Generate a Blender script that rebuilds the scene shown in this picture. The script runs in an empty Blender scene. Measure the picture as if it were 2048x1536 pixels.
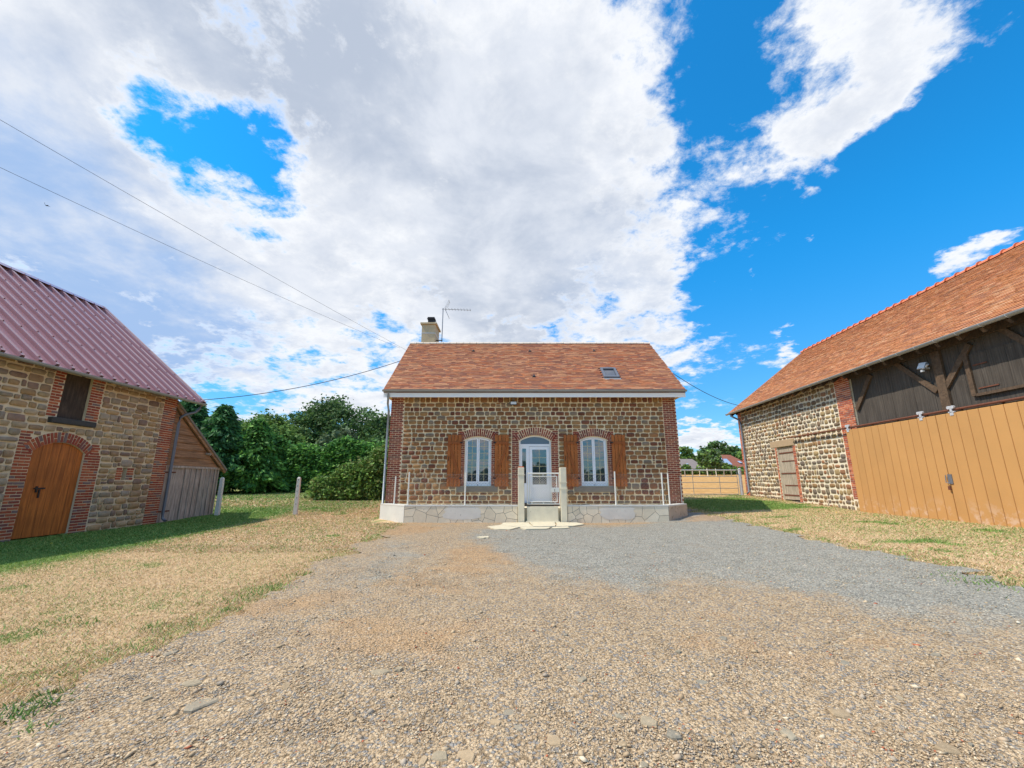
import bpy, math, random
import numpy as np
from mathutils import Matrix, Vector

R = math.radians
scene = bpy.context.scene
C = scene.collection
rng = np.random.default_rng(7)
random.seed(7)

# ------------------------------------------------------------------ camera
F_PX = 844.0                       # focal length for a frame 2048 wide
PITCH = math.atan(194 / F_PX)
CAM_Z = 1.4
cam_d = bpy.data.cameras.new('camera')
cam_d.sensor_width = 36
cam_d.lens = F_PX / 2048 * 36
cam_d.clip_end = 3000
cam = bpy.data.objects.new('camera', cam_d)
cam.location = (0, 0, CAM_Z)
cam.rotation_euler = (R(90) + PITCH, 0, 0)
C.objects.link(cam)
scene.camera = cam

# ------------------------------------------------------------------ light
SUN = Vector((-0.66, -0.10, 1.0)).normalized()      # towards the sun
sun_d = bpy.data.lights.new('sun', 'SUN')
sun_d.energy = 4.0
sun_d.angle = R(0.6)
sun_d.color = (1.0, 0.91, 0.78)
sun = bpy.data.objects.new('sun', sun_d)
sun.rotation_euler = (-SUN).to_track_quat('-Z', 'Y').to_euler()
C.objects.link(sun)

scene.view_settings.view_transform = 'Standard'
scene.view_settings.look = 'None'
scene.view_settings.exposure = 0.32
scene.view_settings.gamma = 1.0
scene.view_settings.use_curve_mapping = False
scene.cycles.use_denoising = True
scene.cycles.max_bounces = 6
scene.cycles.diffuse_bounces = 3
scene.cycles.transparent_max_bounces = 8


def lin(r, g, b):
    f = lambda c: ((c / 255 + 0.055) / 1.055) ** 2.4 if c > 10 else c / 255 / 12.92
    return (f(r), f(g), f(b))


class NT:
    """small node-tree writer"""
    def __init__(s, tree):
        s.t = tree
        s.n = tree.nodes
        s.l = tree.links

    def node(s, kind, **kw):
        n = s.n.new(kind)
        for k, v in kw.items():
            setattr(n, k, v)
        return n

    def put(s, sock, v):
        if v is None:
            return
        if isinstance(v, bpy.types.NodeSocket):
            s.l.new(v, sock)
        else:
            sock.default_value = v

    def math(s, op, a, b=None, c=None, clamp=False):
        n = s.node('ShaderNodeMath', operation=op, use_clamp=clamp)
        for i, v in enumerate((a, b, c)):
            s.put(n.inputs[i], v)
        return n.outputs[0]

    def vmath(s, op, a, b=None):
        n = s.node('ShaderNodeVectorMath', operation=op)
        s.put(n.inputs[0], a)
        s.put(n.inputs[1], b)
        return n.outputs['Value'] if op in ('DOT_PRODUCT', 'LENGTH', 'DISTANCE') else n.outputs[0]

    def noise(s, vec, scale, detail=4, rough=0.55, dist=0.0):
        n = s.node('ShaderNodeTexNoise')
        s.put(n.inputs['Vector'], vec)
        n.inputs['Scale'].default_value = scale
        n.inputs['Detail'].default_value = detail
        n.inputs['Roughness'].default_value = rough
        n.inputs['Distortion'].default_value = dist
        return n.outputs['Fac']

    def smooth(s, v, a, b, lo=0.0, hi=1.0):
        n = s.node('ShaderNodeMapRange', interpolation_type='SMOOTHSTEP')
        s.put(n.inputs['Value'], v)
        n.inputs['From Min'].default_value = a
        n.inputs['From Max'].default_value = b
        n.inputs['To Min'].default_value = lo
        n.inputs['To Max'].default_value = hi
        return n.outputs[0]

    def mix(s, fac, a, b, mode='MIX'):
        n = s.node('ShaderNodeMix', data_type='RGBA', blend_type=mode)
        s.put(n.inputs[0], fac)
        for sock, v in ((n.inputs[6], a), (n.inputs[7], b)):
            if isinstance(v, tuple) and len(v) == 3:
                v = v + (1,)
            s.put(sock, v)
        return n.outputs[2]


# ------------------------------------------------------------------ world: sky with clouds
def pix_dir(x, y):
    u = (x - 1024) / F_PX
    v = (768 - y) / F_PX
    d = Vector((u, math.cos(PITCH) - v * math.sin(PITCH), math.sin(PITCH) + v * math.cos(PITCH)))
    return d.normalized()


world = bpy.data.worlds.new('World')
scene.world = world
world.use_nodes = True
W = NT(world.node_tree)
W.n.clear()
out = W.node('ShaderNodeOutputWorld')
bg = W.node('ShaderNodeBackground')
bg.inputs['Strength'].default_value = 0.1
W.l.new(bg.outputs[0], out.inputs[0])
sky = W.node('ShaderNodeTexSky', sky_type='NISHITA')
sky.sun_disc = False
sky.sun_elevation = math.asin(SUN.z)
sky.sun_rotation = math.atan2(SUN.x, SUN.y) % (2 * math.pi)
sky.altitude = 150
sky.air_density = 1.0
sky.dust_density = 0.4
sky.ozone_density = 2.5
gen = W.node('ShaderNodeTexCoord').outputs['Generated']
d = W.vmath('NORMALIZE', gen)
sep = W.node('ShaderNodeSeparateXYZ')
W.l.new(d, sep.inputs[0])
zz = W.math('MAXIMUM', sep.outputs[2], 0.0)
den = W.math('ADD', zz, 0.22)
pl = W.node('ShaderNodeCombineXYZ')
W.put(pl.inputs[0], W.math('DIVIDE', sep.outputs[0], den))
W.put(pl.inputs[1], W.math('DIVIDE', sep.outputs[1], den))
plane = pl.outputs[0]
# bend the directions a little so that the cloud banks get ragged outlines
wn = W.node('ShaderNodeTexNoise')
W.l.new(plane, wn.inputs['Vector'])
wn.inputs['Scale'].default_value = 3.6
wn.inputs['Detail'].default_value = 7
wn.inputs['Roughness'].default_value = 0.6
warp = W.node('ShaderNodeVectorMath', operation='MULTIPLY_ADD')
W.l.new(wn.outputs['Color'], warp.inputs[0])
warp.inputs[1].default_value = (0.30, 0.30, 0.30)
warp.inputs[2].default_value = (-0.15, -0.15, -0.15)
dw = W.vmath('NORMALIZE', W.vmath('ADD', d, warp.outputs[0]))


def blobs(items, start):
    acc = start
    for (x, y, deg, w) in items:
        k = 1.0 / (1 - math.cos(R(deg)))
        dot = W.vmath('DOT_PRODUCT', dw, tuple(pix_dir(x, y)))
        e = W.math('EXPONENT', W.math('MULTIPLY_ADD', dot, k, -k))
        acc = W.math('MULTIPLY_ADD', e, w, acc)
    return acc


cover = blobs([
    # banks of cloud
    (120, 80, 15, .5), (330, 60, 8, .35), (200, 330, 7, .6), (640, 90, 12, .5), (900, 160, 14, .5),
    (1150, 170, 11, .5), (950, 400, 15, .6), (1180, 400, 11, .5), (1000, 620, 14, .6), (640, 560, 10, .6),
    (430, 500, 6, .5), (80, 560, 13, .6), (290, 680, 9, .5), (1290, 560, 5, .4), (700, 770, 6, .4),
    (1620, 330, 5, .75), (1690, 210, 6, .50), (1760, 150, 5, .3), (1640, 30, 6, .25), (1600, 110, 5, .42), (1840, 60, 7, .5),
    (1980, 500, 3.6, 1.5), (1880, 520, 2.6, 1.3), (1575, 650, 1.7, 1.1), (1780, 566, 1.6, 1.1), (1500, 520, 2.5, .5), (1590, 505, 1.6, .9), (1480, 330, 2.2, .6), (1440, 250, 2, .5), (1522, 582, .8, .8),
    (490, 735, 2.4, .6), (1442, 876, 1.9, 1.2), (1378, 888, 2.1, 1.1), (1350, 680, 5, .4),
    # openings to the blue
    (330, 240, 4, -.6), (430, 290, 4, -.85), (510, 345, 4, -.8), (570, 405, 3.2, -.8), (330, 390, 3, -.35),
    (1480, 190, 5, -.62), (1450, 330, 5, -.5), (1570, 490, 7, -.75), (1760, 600, 10, -1.0), (1960, 330, 9, -1.0),
    (2040, 190, 9, -.9), (1470, 50, 4, -.4), (1235, 5, 2.5, -.5), (1430, 600, 5, -.45), (1420, 800, 6, -.6),
    (1650, 140, 2.6, -.7), (520, 470, 4, -.25), (620, 690, 5, -.25), (300, 380, 4, -.3), (1390, 240, 3, -.3), (1400, 560, 3, -.25), (740, 655, 2.6, -.4), (1960, 640, 9, -.6), (420, 780, 5, -.3)], 0.42)
fb = W.noise(plane, 2.6, 11, 0.62, 0.35)
fb2 = W.noise(plane, 7.5, 8, 0.65, 0.2)
cover = W.math('MULTIPLY_ADD', cover, 0.80, 0.02)
dens = W.math('ADD', cover, W.math('MULTIPLY_ADD', fb, 2.3, -1.15))
fb3 = W.noise(plane, 19, 7, 0.7, 0.3)
dens = W.math('ADD', dens, W.math('MULTIPLY_ADD', fb3, 0.9, -0.45))
dens = W.math('ADD', dens, W.math('MULTIPLY_ADD', fb2, 1.9, -0.95))
mask = W.smooth(dens, 0.16, 0.80)
grey = blobs([(620, 60, 11, .95), (760, 240, 9, .35), (1020, 640, 12, .65), (1260, 560, 9, .5), (120, 680, 15, .95), (40, 290, 7, .5),
              (340, 720, 8, .6), (1090, 330, 7, .3), (1660, 190, 5, .25), (480, 20, 8, .6), (1000, 420, 8, .3)], 0.10)
lump = W.noise(plane, 4.2, 7, 0.6, 0.3)
shift = W.vmath('ADD', plane, (-0.10, 0.05, 0))
relief = W.math('SUBTRACT', W.noise(shift, 2.6, 6, 0.62, 0.35), W.noise(plane, 2.6, 6, 0.62, 0.35))
gfac = W.math('ADD', grey, W.math('MULTIPLY_ADD', lump, 2.3, -1.05))
gfac = W.math('MULTIPLY_ADD', relief, 2.2, gfac)
gfac = W.math('MULTIPLY', W.smooth(gfac, -0.10, 1.50), W.smooth(dens, 0.40, 0.95))
white = W.mix(W.smooth(dens, 0.55, 1.35), (8.0, 8.15, 8.4), (6.6, 6.95, 7.6))
bluish = W.math('MINIMUM', blobs([(90, 640, 16, .9), (330, 720, 9, .7), (40, 330, 7, .6), (1250, 600, 9, .35), (480, 780, 8, .5)], 0.08), 1.0)
greyc = W.mix(bluish, (4.2, 4.7, 5.6), (3.1, 4.5, 7.0))
cloud = W.mix(gfac, white, greyc)
hz = W.smooth(zz, 0.02, 0.5)
skyc = W.mix(1.0, sky.outputs[0], W.mix(hz, (0.55, 1.02, 1.32), (0.15, 1.46, 2.08)), 'MULTIPLY')
W.put(bg.inputs['Color'], W.mix(mask, skyc, cloud))

# ------------------------------------------------------------------ numbers and noise
def sstep(a, b, x):
    t = np.clip((np.asarray(x, float) - a) / (b - a), 0, 1)
    return t * t * (3 - 2 * t)


def vnoise(x, y, seed=0):
    x = np.asarray(x, float)
    y = np.asarray(y, float)
    xi = np.floor(x).astype(np.int64)
    yi = np.floor(y).astype(np.int64)
    xf = x - xi
    yf = y - yi
    xf = xf * xf * (3 - 2 * xf)
    yf = yf * yf * (3 - 2 * yf)

    def h(i, j):
        n = (i * 374761393 + j * 668265263 + seed * 974634777) & 0xFFFFFFFF
        n = ((n ^ (n >> 13)) * 1274126177) & 0xFFFFFFFF
        return ((n ^ (n >> 16)) & 0xFFFF) / 65535.0
    a = h(xi, yi) * (1 - xf) + h(xi + 1, yi) * xf
    b = h(xi, yi + 1) * (1 - xf) + h(xi + 1, yi + 1) * xf
    return a * (1 - yf) + b * yf


def fbm(x, y, seed=0, octs=4):
    t = 0
    a = 0.5
    s = 0
    for o in range(octs):
        t = t + a * vnoise(np.asarray(x) * 2 ** o, np.asarray(y) * 2 ** o, seed + o * 17)
        s += a
        a *= 0.5
    return t / s


def height(x, y):
    x = np.asarray(x, float)
    y = np.asarray(y, float)
    return 0.33 * sstep(3, 12, x) + 0.033 * np.clip(y - 15, 0, 130)


def hgt(x, y):
    return float(height(x, y))


# ------------------------------------------------------------------ materials
MATS = {}


def material(name, color=(.5, .5, .5), rough=.8, spec=.3, metal=0.0, attr=False, var=(3.0, .25), grain=None,
             bump=None, speck=None, coat=0.0, ior=None):
    """colour (or the 'col' attribute) x soft noise, optional stretched grain, specks and bump"""
    m = bpy.data.materials.new(name)
    m.use_nodes = True
    N = NT(m.node_tree)
    b = N.n['Principled BSDF']
    pos = N.node('ShaderNodeNewGeometry').outputs['Position']
    if attr:
        c = N.node('ShaderNodeAttribute', attribute_name='col').outputs['Color']
    else:
        rgb = N.node('ShaderNodeRGB')
        rgb.outputs[0].default_value = tuple(color) + (1,)
        c = rgb.outputs[0]
    if var:
        f = N.noise(pos, var[0], 5, .6)
        f = N.math('MULTIPLY_ADD', f, var[1] * 3, 1 - var[1] * 1.5)
        c = N.mix(1.0, c, N.node('ShaderNodeCombineColor').outputs[0], 'MULTIPLY')
        comb = c.node.inputs[7].links[0].from_node
        for i in range(3):
            N.put(comb.inputs[i], f)
    hgtv = None
    if grain:
        sc, amt = grain
        mp = N.vmath('MULTIPLY', pos, tuple(sc))
        g = N.noise(mp, 1.0, 5, .65, .6)
        dark = N.smooth(g, .35, .7, 1 - amt, 1 + amt * .35)
        comb = N.node('ShaderNodeCombineColor')
        for i in range(3):
            N.put(comb.inputs[i], dark)
        c = N.mix(1.0, c, comb.outputs[0], 'MULTIPLY')
        hgtv = g
    if speck:
        sc, lo, hi, colr = speck
        f = N.smooth(N.noise(pos, sc, 6, .65), lo, hi)
        c = N.mix(f, c, colr)
    N.put(b.inputs['Base Color'], c)
    b.inputs['Roughness'].default_value = rough
    b.inputs['Specular IOR Level'].default_value = spec
    b.inputs['Metallic'].default_value = metal
    if ior:
        b.inputs['IOR'].default_value = ior
    if coat:
        b.inputs['Coat Weight'].default_value = coat
    if bump:
        bp = N.node('ShaderNodeBump')
        bp.inputs['Strength'].default_value = bump[1]
        bp.inputs['Distance'].default_value = bump[2] if len(bump) > 2 else .01
        N.put(bp.inputs['Height'], hgtv if (grain and bump[0] == 0) else N.noise(pos, bump[0], 6, .65))
        N.l.new(bp.outputs[0], b.inputs['Normal'])
    MATS[name] = m
    return m


material('stone', attr=True, rough=.9, spec=.2, var=(14, .22), speck=(28, .56, .72, lin(150, 128, 96)), bump=(34, .8, .012))
material('stone_shade', attr=True, rough=.92, spec=.2, var=(9, .28), bump=(26, .9, .016))
material('brick', attr=True, rough=.88, spec=.2, var=(18, .22), bump=(60, .5, .004))
material('mortar_house', lin(240, 220, 182), rough=.95, spec=.1, var=(5, .10), bump=(40, .5, .006))
material('mortar_right', lin(232, 220, 194), rough=.95, spec=.1, var=(3, .10), bump=(30, .7, .012))
material('mortar_left', lin(220, 202, 170), rough=.95, spec=.1, var=(4, .16), bump=(30, .7, .012))
material('tile', attr=True, rough=.85, spec=.2, var=(3, .14), bump=(50, .4, .005))
material('ridge_pale', lin(222, 206, 188), rough=.85, var=(6, .15), bump=(40, .3, .004))
material('ridge_orange', lin(206, 118, 84), rough=.8, var=(6, .12))
material('zinc', lin(150, 156, 160), rough=.45, spec=.5, metal=.35, var=(2.5, .10))
material('zinc_dark', lin(112, 116, 124), rough=.5, spec=.5, metal=.25, var=(3, .12))
material('white_pvc', lin(236, 238, 242), rough=.35, spec=.5, var=(1, .02))
material('fascia_white', lin(244, 244, 242), rough=.5, var=(1, .03))
material('soffit', lin(214, 190, 150), rough=.7, var=(2, .06))
material('glazing_bar', lin(206, 192, 150), rough=.4, var=None)
material('glass', (.020, .030, .050), rough=.02, spec=.6, var=None, ior=2.3)
material('glass_frosted', (.05, .085, .14), rough=.22, spec=.6, var=(30, .12), ior=1.9)
material('shutter_wood', lin(184, 108, 52), rough=.62, spec=.3, var=(2.2, .14), grain=((34, 34, 1.6), .32), bump=(0, .25, .004))
material('shutter_batten', lin(160, 90, 42), rough=.62, spec=.3, var=(2.2, .14), grain=((34, 34, 34), .25), bump=(0, .25, .004))
material('door_wood', lin(188, 108, 46), rough=.55, spec=.35, var=(1.6, .22), grain=((30, 16, 1.0), .42), bump=(0, .3, .004))
material('iron', lin(60, 54, 52), rough=.6, metal=.3, var=(20, .2))
material('iron_rust', lin(110, 68, 52), rough=.8, var=(14, .3))
material('grey_stone', lin(128, 120, 108), rough=.9, var=(6, .25), bump=(24, .6, .01))
material('dark_stone', lin(72, 70, 68), rough=.9, var=(5, .25), bump=(24, .6, .01))
material('concrete', lin(228, 217, 190), rough=.92, var=(4, .14), speck=(18, .62, .75, lin(150, 140, 120)), bump=(40, .4, .005))
material('chimney_render', lin(196, 178, 144), rough=.92, var=(4, .14), bump=(30, .4, .006))
material('post_concrete', lin(214, 209, 200), rough=.92, var=(7, .16), speck=(16, .56, .72, lin(150, 142, 126)), bump=(40, .5, .006))
material('render_pale', lin(228, 220, 206), rough=.92, var=(2.5, .12), speck=(9, .60, .74, lin(160, 154, 140)), bump=(22, .5, .006))
material('render_white', lin(216, 213, 204), rough=.92, var=(2.5, .10), speck=(9, .62, .76, lin(172, 164, 146)), bump=(22, .5, .006))
material('render_stained', lin(196, 178, 158), rough=.92, var=(3, .18), speck=(7, .52, .70, lin(150, 128, 104)), bump=(22, .5, .006))
material('facing', attr=True, rough=.92, var=(5, .12), speck=(14, .62, .76, lin(150, 142, 128)), bump=(22, .4, .005))
material('joint_dark', lin(96, 90, 82), rough=.95, var=(5, .15))
material('white_paint', lin(226, 224, 214), rough=.6, var=(6, .06), speck=(30, .64, .76, lin(150, 110, 80)))
material('metal_red', lin(164, 118, 120), rough=.22, spec=1.0, metal=.0, coat=.3, var=(.8, .06), speck=(5, .66, .8, lin(150, 104, 100)))
material('metal_red_dark', lin(104, 44, 52), rough=.4, spec=.5, var=(.8, .06))
material('grey_plank', lin(190, 174, 160), rough=.9, var=(2.5, .2), grain=((28, 28, 1.2), .45), bump=(0, .6, .01))
material('brown_board', lin(168, 128, 94), rough=.85, var=(2, .25), grain=((26, 1.2, 26), .45), bump=(0, .6, .01))
material('beam_wood', lin(98, 80, 64), rough=.88, var=(3, .25), grain=((14, 14, 14), .35), bump=(0, .5, .01))
material('beam_dark', lin(78, 66, 56), rough=.9, var=(3, .25), grain=((18, 18, 3), .35), bump=(0, .5, .01))
material('black_board', lin(84, 77, 70), rough=.9, var=(1.6, .25), grain=((30, 30, 1.0), .35), bump=(0, .5, .008),
         speck=(11, .66, .76, lin(130, 122, 110)))
material('orange_paint', attr=True, rough=.6, spec=.3, var=(1.2, .07), speck=(22, .68, .78, lin(206, 156, 108)))
material('orange_groove', lin(150, 96, 42), rough=.7, var=(2, .1))
material('pale_plank', lin(186, 172, 152), rough=.9, var=(3, .2), grain=((34, 34, 1.4), .4), bump=(0, .6, .008))
material('lintel', lin(176, 152, 122), rough=.9, var=(3, .1), bump=(30, .4, .004))
material('galvanised', lin(206, 208, 212), rough=.4, metal=.3, var=(12, .1))
material('cable', (.035, .035, .04), rough=.7, var=None)
material('black_metal', lin(44, 42, 44), rough=.6, var=(6, .2))
material('aluminium', lin(140, 144, 150), rough=.45, metal=.5, var=None)
material('lamp_face', lin(220, 226, 234), rough=.15, spec=.6, var=None)
material('roof_far_grey', lin(128, 118, 114), rough=.9, var=(2, .15))
material('roof_far_red', lin(146, 92, 74), rough=.9, var=(2, .18))
material('wall_far', lin(220, 214, 204), rough=.9, var=(2, .06))
material('panel_blue', lin(150, 172, 196), rough=.2, spec=.6, var=(1, .05))
material('bark', lin(84, 70, 56), rough=.95, var=(6, .3), bump=(14, .8, .03))
material('feather', lin(46, 44, 48), rough=.8, var=None)


def leaf_material(name, trans=.25):
    m = bpy.data.materials.new(name)
    m.use_nodes = True
    N = NT(m.node_tree)
    b = N.n['Principled BSDF']
    c = N.node('ShaderNodeAttribute', attribute_name='col').outputs['Color']
    N.put(b.inputs['Base Color'], c)
    b.inputs['Roughness'].default_value = .65
    b.inputs['Specular IOR Level'].default_value = .25
    t = N.node('ShaderNodeBsdfTranslucent')
    N.put(t.inputs['Color'], c)
    mx = N.node('ShaderNodeMixShader')
    mx.inputs[0].default_value = trans
    N.l.new(b.outputs[0], mx.inputs[1])
    N.l.new(t.outputs[0], mx.inputs[2])
    N.l.new(mx.outputs[0], N.n['Material Output'].inputs[0])
    MATS[name] = m


def worn_foot(name, colr):
    m = MATS[name]
    N = NT(m.node_tree)
    b = N.n['Principled BSDF']
    src = b.inputs['Base Color'].links[0].from_socket
    pos = N.node('ShaderNodeNewGeometry').outputs['Position']
    sp = N.node('ShaderNodeSeparateXYZ')
    N.l.new(pos, sp.inputs[0])
    low = N.smooth(sp.outputs[2], 1.05, .35)
    n = N.smooth(N.noise(pos, 3.2, 7, .7), .50, .62)
    N.put(b.inputs['Base Color'], N.mix(N.math('MULTIPLY', N.math('MULTIPLY', low, n), .8), src, colr))


worn_foot('orange_paint', lin(206, 176, 150))
leaf_material('leaf')
leaf_material('blade', .15)


def ground_material():
    m = bpy.data.materials.new('dry_grass_ground')
    m.use_nodes = True
    N = NT(m.node_tree)
    b = N.n['Principled BSDF']
    pos = N.node('ShaderNodeNewGeometry').outputs['Position']
    g = N.node('ShaderNodeAttribute', attribute_name='green').outputs['Fac']
    n1 = N.noise(pos, 1.1, 6, .65)
    n2 = N.noise(pos, 16, 6, .7)
    straw = N.mix(N.smooth(n2, .3, .7), lin(180, 150, 112), lin(210, 182, 142))
    greenc = N.mix(N.smooth(n2, .3, .7), lin(80, 108, 48), lin(130, 146, 74))
    f = N.math('ADD', g, N.math('MULTIPLY_ADD', n1, .8, -.4))
    f = N.smooth(f, .25, .75)
    sb = N.node('ShaderNodeAttribute', attribute_name='stubble').outputs['Fac']
    straw = N.mix(sb, straw, N.mix(N.smooth(N.noise(pos, 2.2, 6, .75), .3, .7), lin(158, 118, 70), lin(206, 164, 106)))
    N.put(b.inputs['Base Color'], N.mix(f, straw, greenc))
    b.inputs['Roughness'].default_value = .95
    b.inputs['Specular IOR Level'].default_value = .1
    bp = N.node('ShaderNodeBump')
    bp.inputs['Strength'].default_value = .8
    bp.inputs['Distance'].default_value = .03
    N.put(bp.inputs['Height'], N.noise(pos, 26, 5, .7))
    N.l.new(bp.outputs[0], b.inputs['Normal'])
    MATS['ground'] = m


def gravel_material():
    m = bpy.data.materials.new('stony_gravel')
    m.use_nodes = True
    N = NT(m.node_tree)
    b = N.n['Principled BSDF']
    pos = N.node('ShaderNodeNewGeometry').outputs['Position']
    ag = N.node('ShaderNodeAttribute', attribute_name='grey').outputs['Fac']
    ao = N.node('ShaderNodeAttribute', attribute_name='earth').outputs['Fac']
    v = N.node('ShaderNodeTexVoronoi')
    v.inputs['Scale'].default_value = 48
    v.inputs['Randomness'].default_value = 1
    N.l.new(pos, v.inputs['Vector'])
    v2 = N.node('ShaderNodeTexVoronoi')
    v2.inputs['Scale'].default_value = 95
    N.l.new(pos, v2.inputs['Vector'])
    hs = N.node('ShaderNodeSeparateColor')
    N.l.new(v.outputs['Color'], hs.inputs[0])
    pick = hs.outputs[0]
    big = N.noise(pos, 1.3, 6, .65)
    fine = N.noise(pos, 40, 5, .7)
    tan = N.mix(pick, lin(172, 147, 115), lin(202, 179, 147))
    tan = N.mix(N.smooth(hs.outputs[1], .72, .8), tan, lin(142, 138, 132))
    gry = N.mix(pick, lin(138, 134, 122), lin(184, 179, 165))
    earth = N.mix(fine, lin(178, 140, 100), lin(200, 166, 126))
    fg = N.smooth(N.math('ADD', ag, N.math('MULTIPLY_ADD', big, .9, -.45)), .3, .7)
    fe = N.smooth(N.math('ADD', ao, N.math('MULTIPLY_ADD', big, .7, -.35)), .3, .8)
    c = N.mix(N.math('MULTIPLY', fe, .75), N.mix(fg, tan, gry), earth)
    c = N.mix(N.smooth(fine, .5, .3), c, N.mix(fg, lin(126, 104, 78), lin(104, 102, 98)))
    c = N.mix(N.smooth(v.outputs['Distance'], .45, .8, 0, .7), c, N.mix(fg, lin(112, 92, 68), lin(92, 92, 90)))  # shade in the gaps between stones, painted into the colour
    mott = N.math('MULTIPLY_ADD', N.noise(pos, 5, 6, .7), .6, .75)
    cm = N.node('ShaderNodeCombineColor')
    for i in range(3):
        N.put(cm.inputs[i], mott)
    c = N.mix(1.0, c, cm.outputs[0], 'MULTIPLY')
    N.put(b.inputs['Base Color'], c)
    b.inputs['Roughness'].default_value = .95
    b.inputs['Specular IOR Level'].default_value = .15
    bp = N.node('ShaderNodeBump')
    bp.inputs['Strength'].default_value = 1.0
    bp.inputs['Distance'].default_value = .016
    hh = N.math('SUBTRACT', 1.0, v.outputs['Distance'])
    hh = N.math('ADD', hh, N.math('MULTIPLY', v2.outputs['Distance'], -.5))
    N.put(bp.inputs['Height'], N.math('ADD', hh, N.math('MULTIPLY', N.noise(pos, 9, 5, .6), .8)))
    N.l.new(bp.outputs[0], b.inputs['Normal'])
    MATS['gravel'] = m


ground_material()
gravel_material()
material('pebble', attr=True, rough=.9, spec=.2, var=(60, .12))
material('field_stone', attr=True, rough=.92, spec=.15, var=(16, .24), speck=(40, .55, .68, lin(186, 164, 134)), bump=(30, .9, .010))

# ------------------------------------------------------------------ object helpers
def tag(o, label=None, cat=None, group=None, kind=None):
    for k, v in (('label', label), ('category', cat), ('group', group), ('kind', kind)):
        if v:
            o[k] = v
    return o


def empty(name, loc=(0, 0, 0), rz=0.0, **kw):
    o = bpy.data.objects.new(name, None)
    o.empty_display_size = .2
    o.location = loc
    o.rotation_euler = (0, 0, rz)
    C.objects.link(o)
    return tag(o, **kw)


def link(name, me, mat=None, parent=None, **kw):
    o = bpy.data.objects.new(name, me)
    if mat and not me.materials:
        me.materials.append(MATS[mat])
    if parent:
        o.parent = parent
    C.objects.link(o)
    return tag(o, **kw)


def set_col(me, cols):
    a = me.attributes.new('col', 'FLOAT_COLOR', 'POINT')
    c = np.ones((len(me.vertices), 4), np.float32)
    c[:, :3] = cols
    a.data.foreach_set('color', c.ravel())


def big_mesh(name, V, Fc, cols=None, smooth=False):
    """V (n,3); Fc (m,k) uniform faces"""
    V = np.ascontiguousarray(V, np.float32)
    Fc = np.ascontiguousarray(Fc, np.int32)
    me = bpy.data.meshes.new(name)
    me.vertices.add(len(V))
    me.vertices.foreach_set('co', V.ravel())
    m, k = Fc.shape
    me.loops.add(m * k)
    me.loops.foreach_set('vertex_index', Fc.ravel())
    me.polygons.add(m)
    me.polygons.foreach_set('loop_start', np.arange(0, m * k, k, dtype=np.int32))
    me.polygons.foreach_set('use_smooth', np.full(m, bool(smooth)))
    me.update(calc_edges=True)
    me.validate()
    if cols is not None:
        set_col(me, cols)
    return me


BOX_V = np.array([(x, y, z) for z in (-.5, .5) for y in (-.5, .5) for x in (-.5, .5)])
BOX_F = [(0, 2, 3, 1), (4, 5, 7, 6), (0, 1, 5, 4), (2, 6, 7, 3), (0, 4, 6, 2), (1, 3, 7, 5)]


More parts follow.
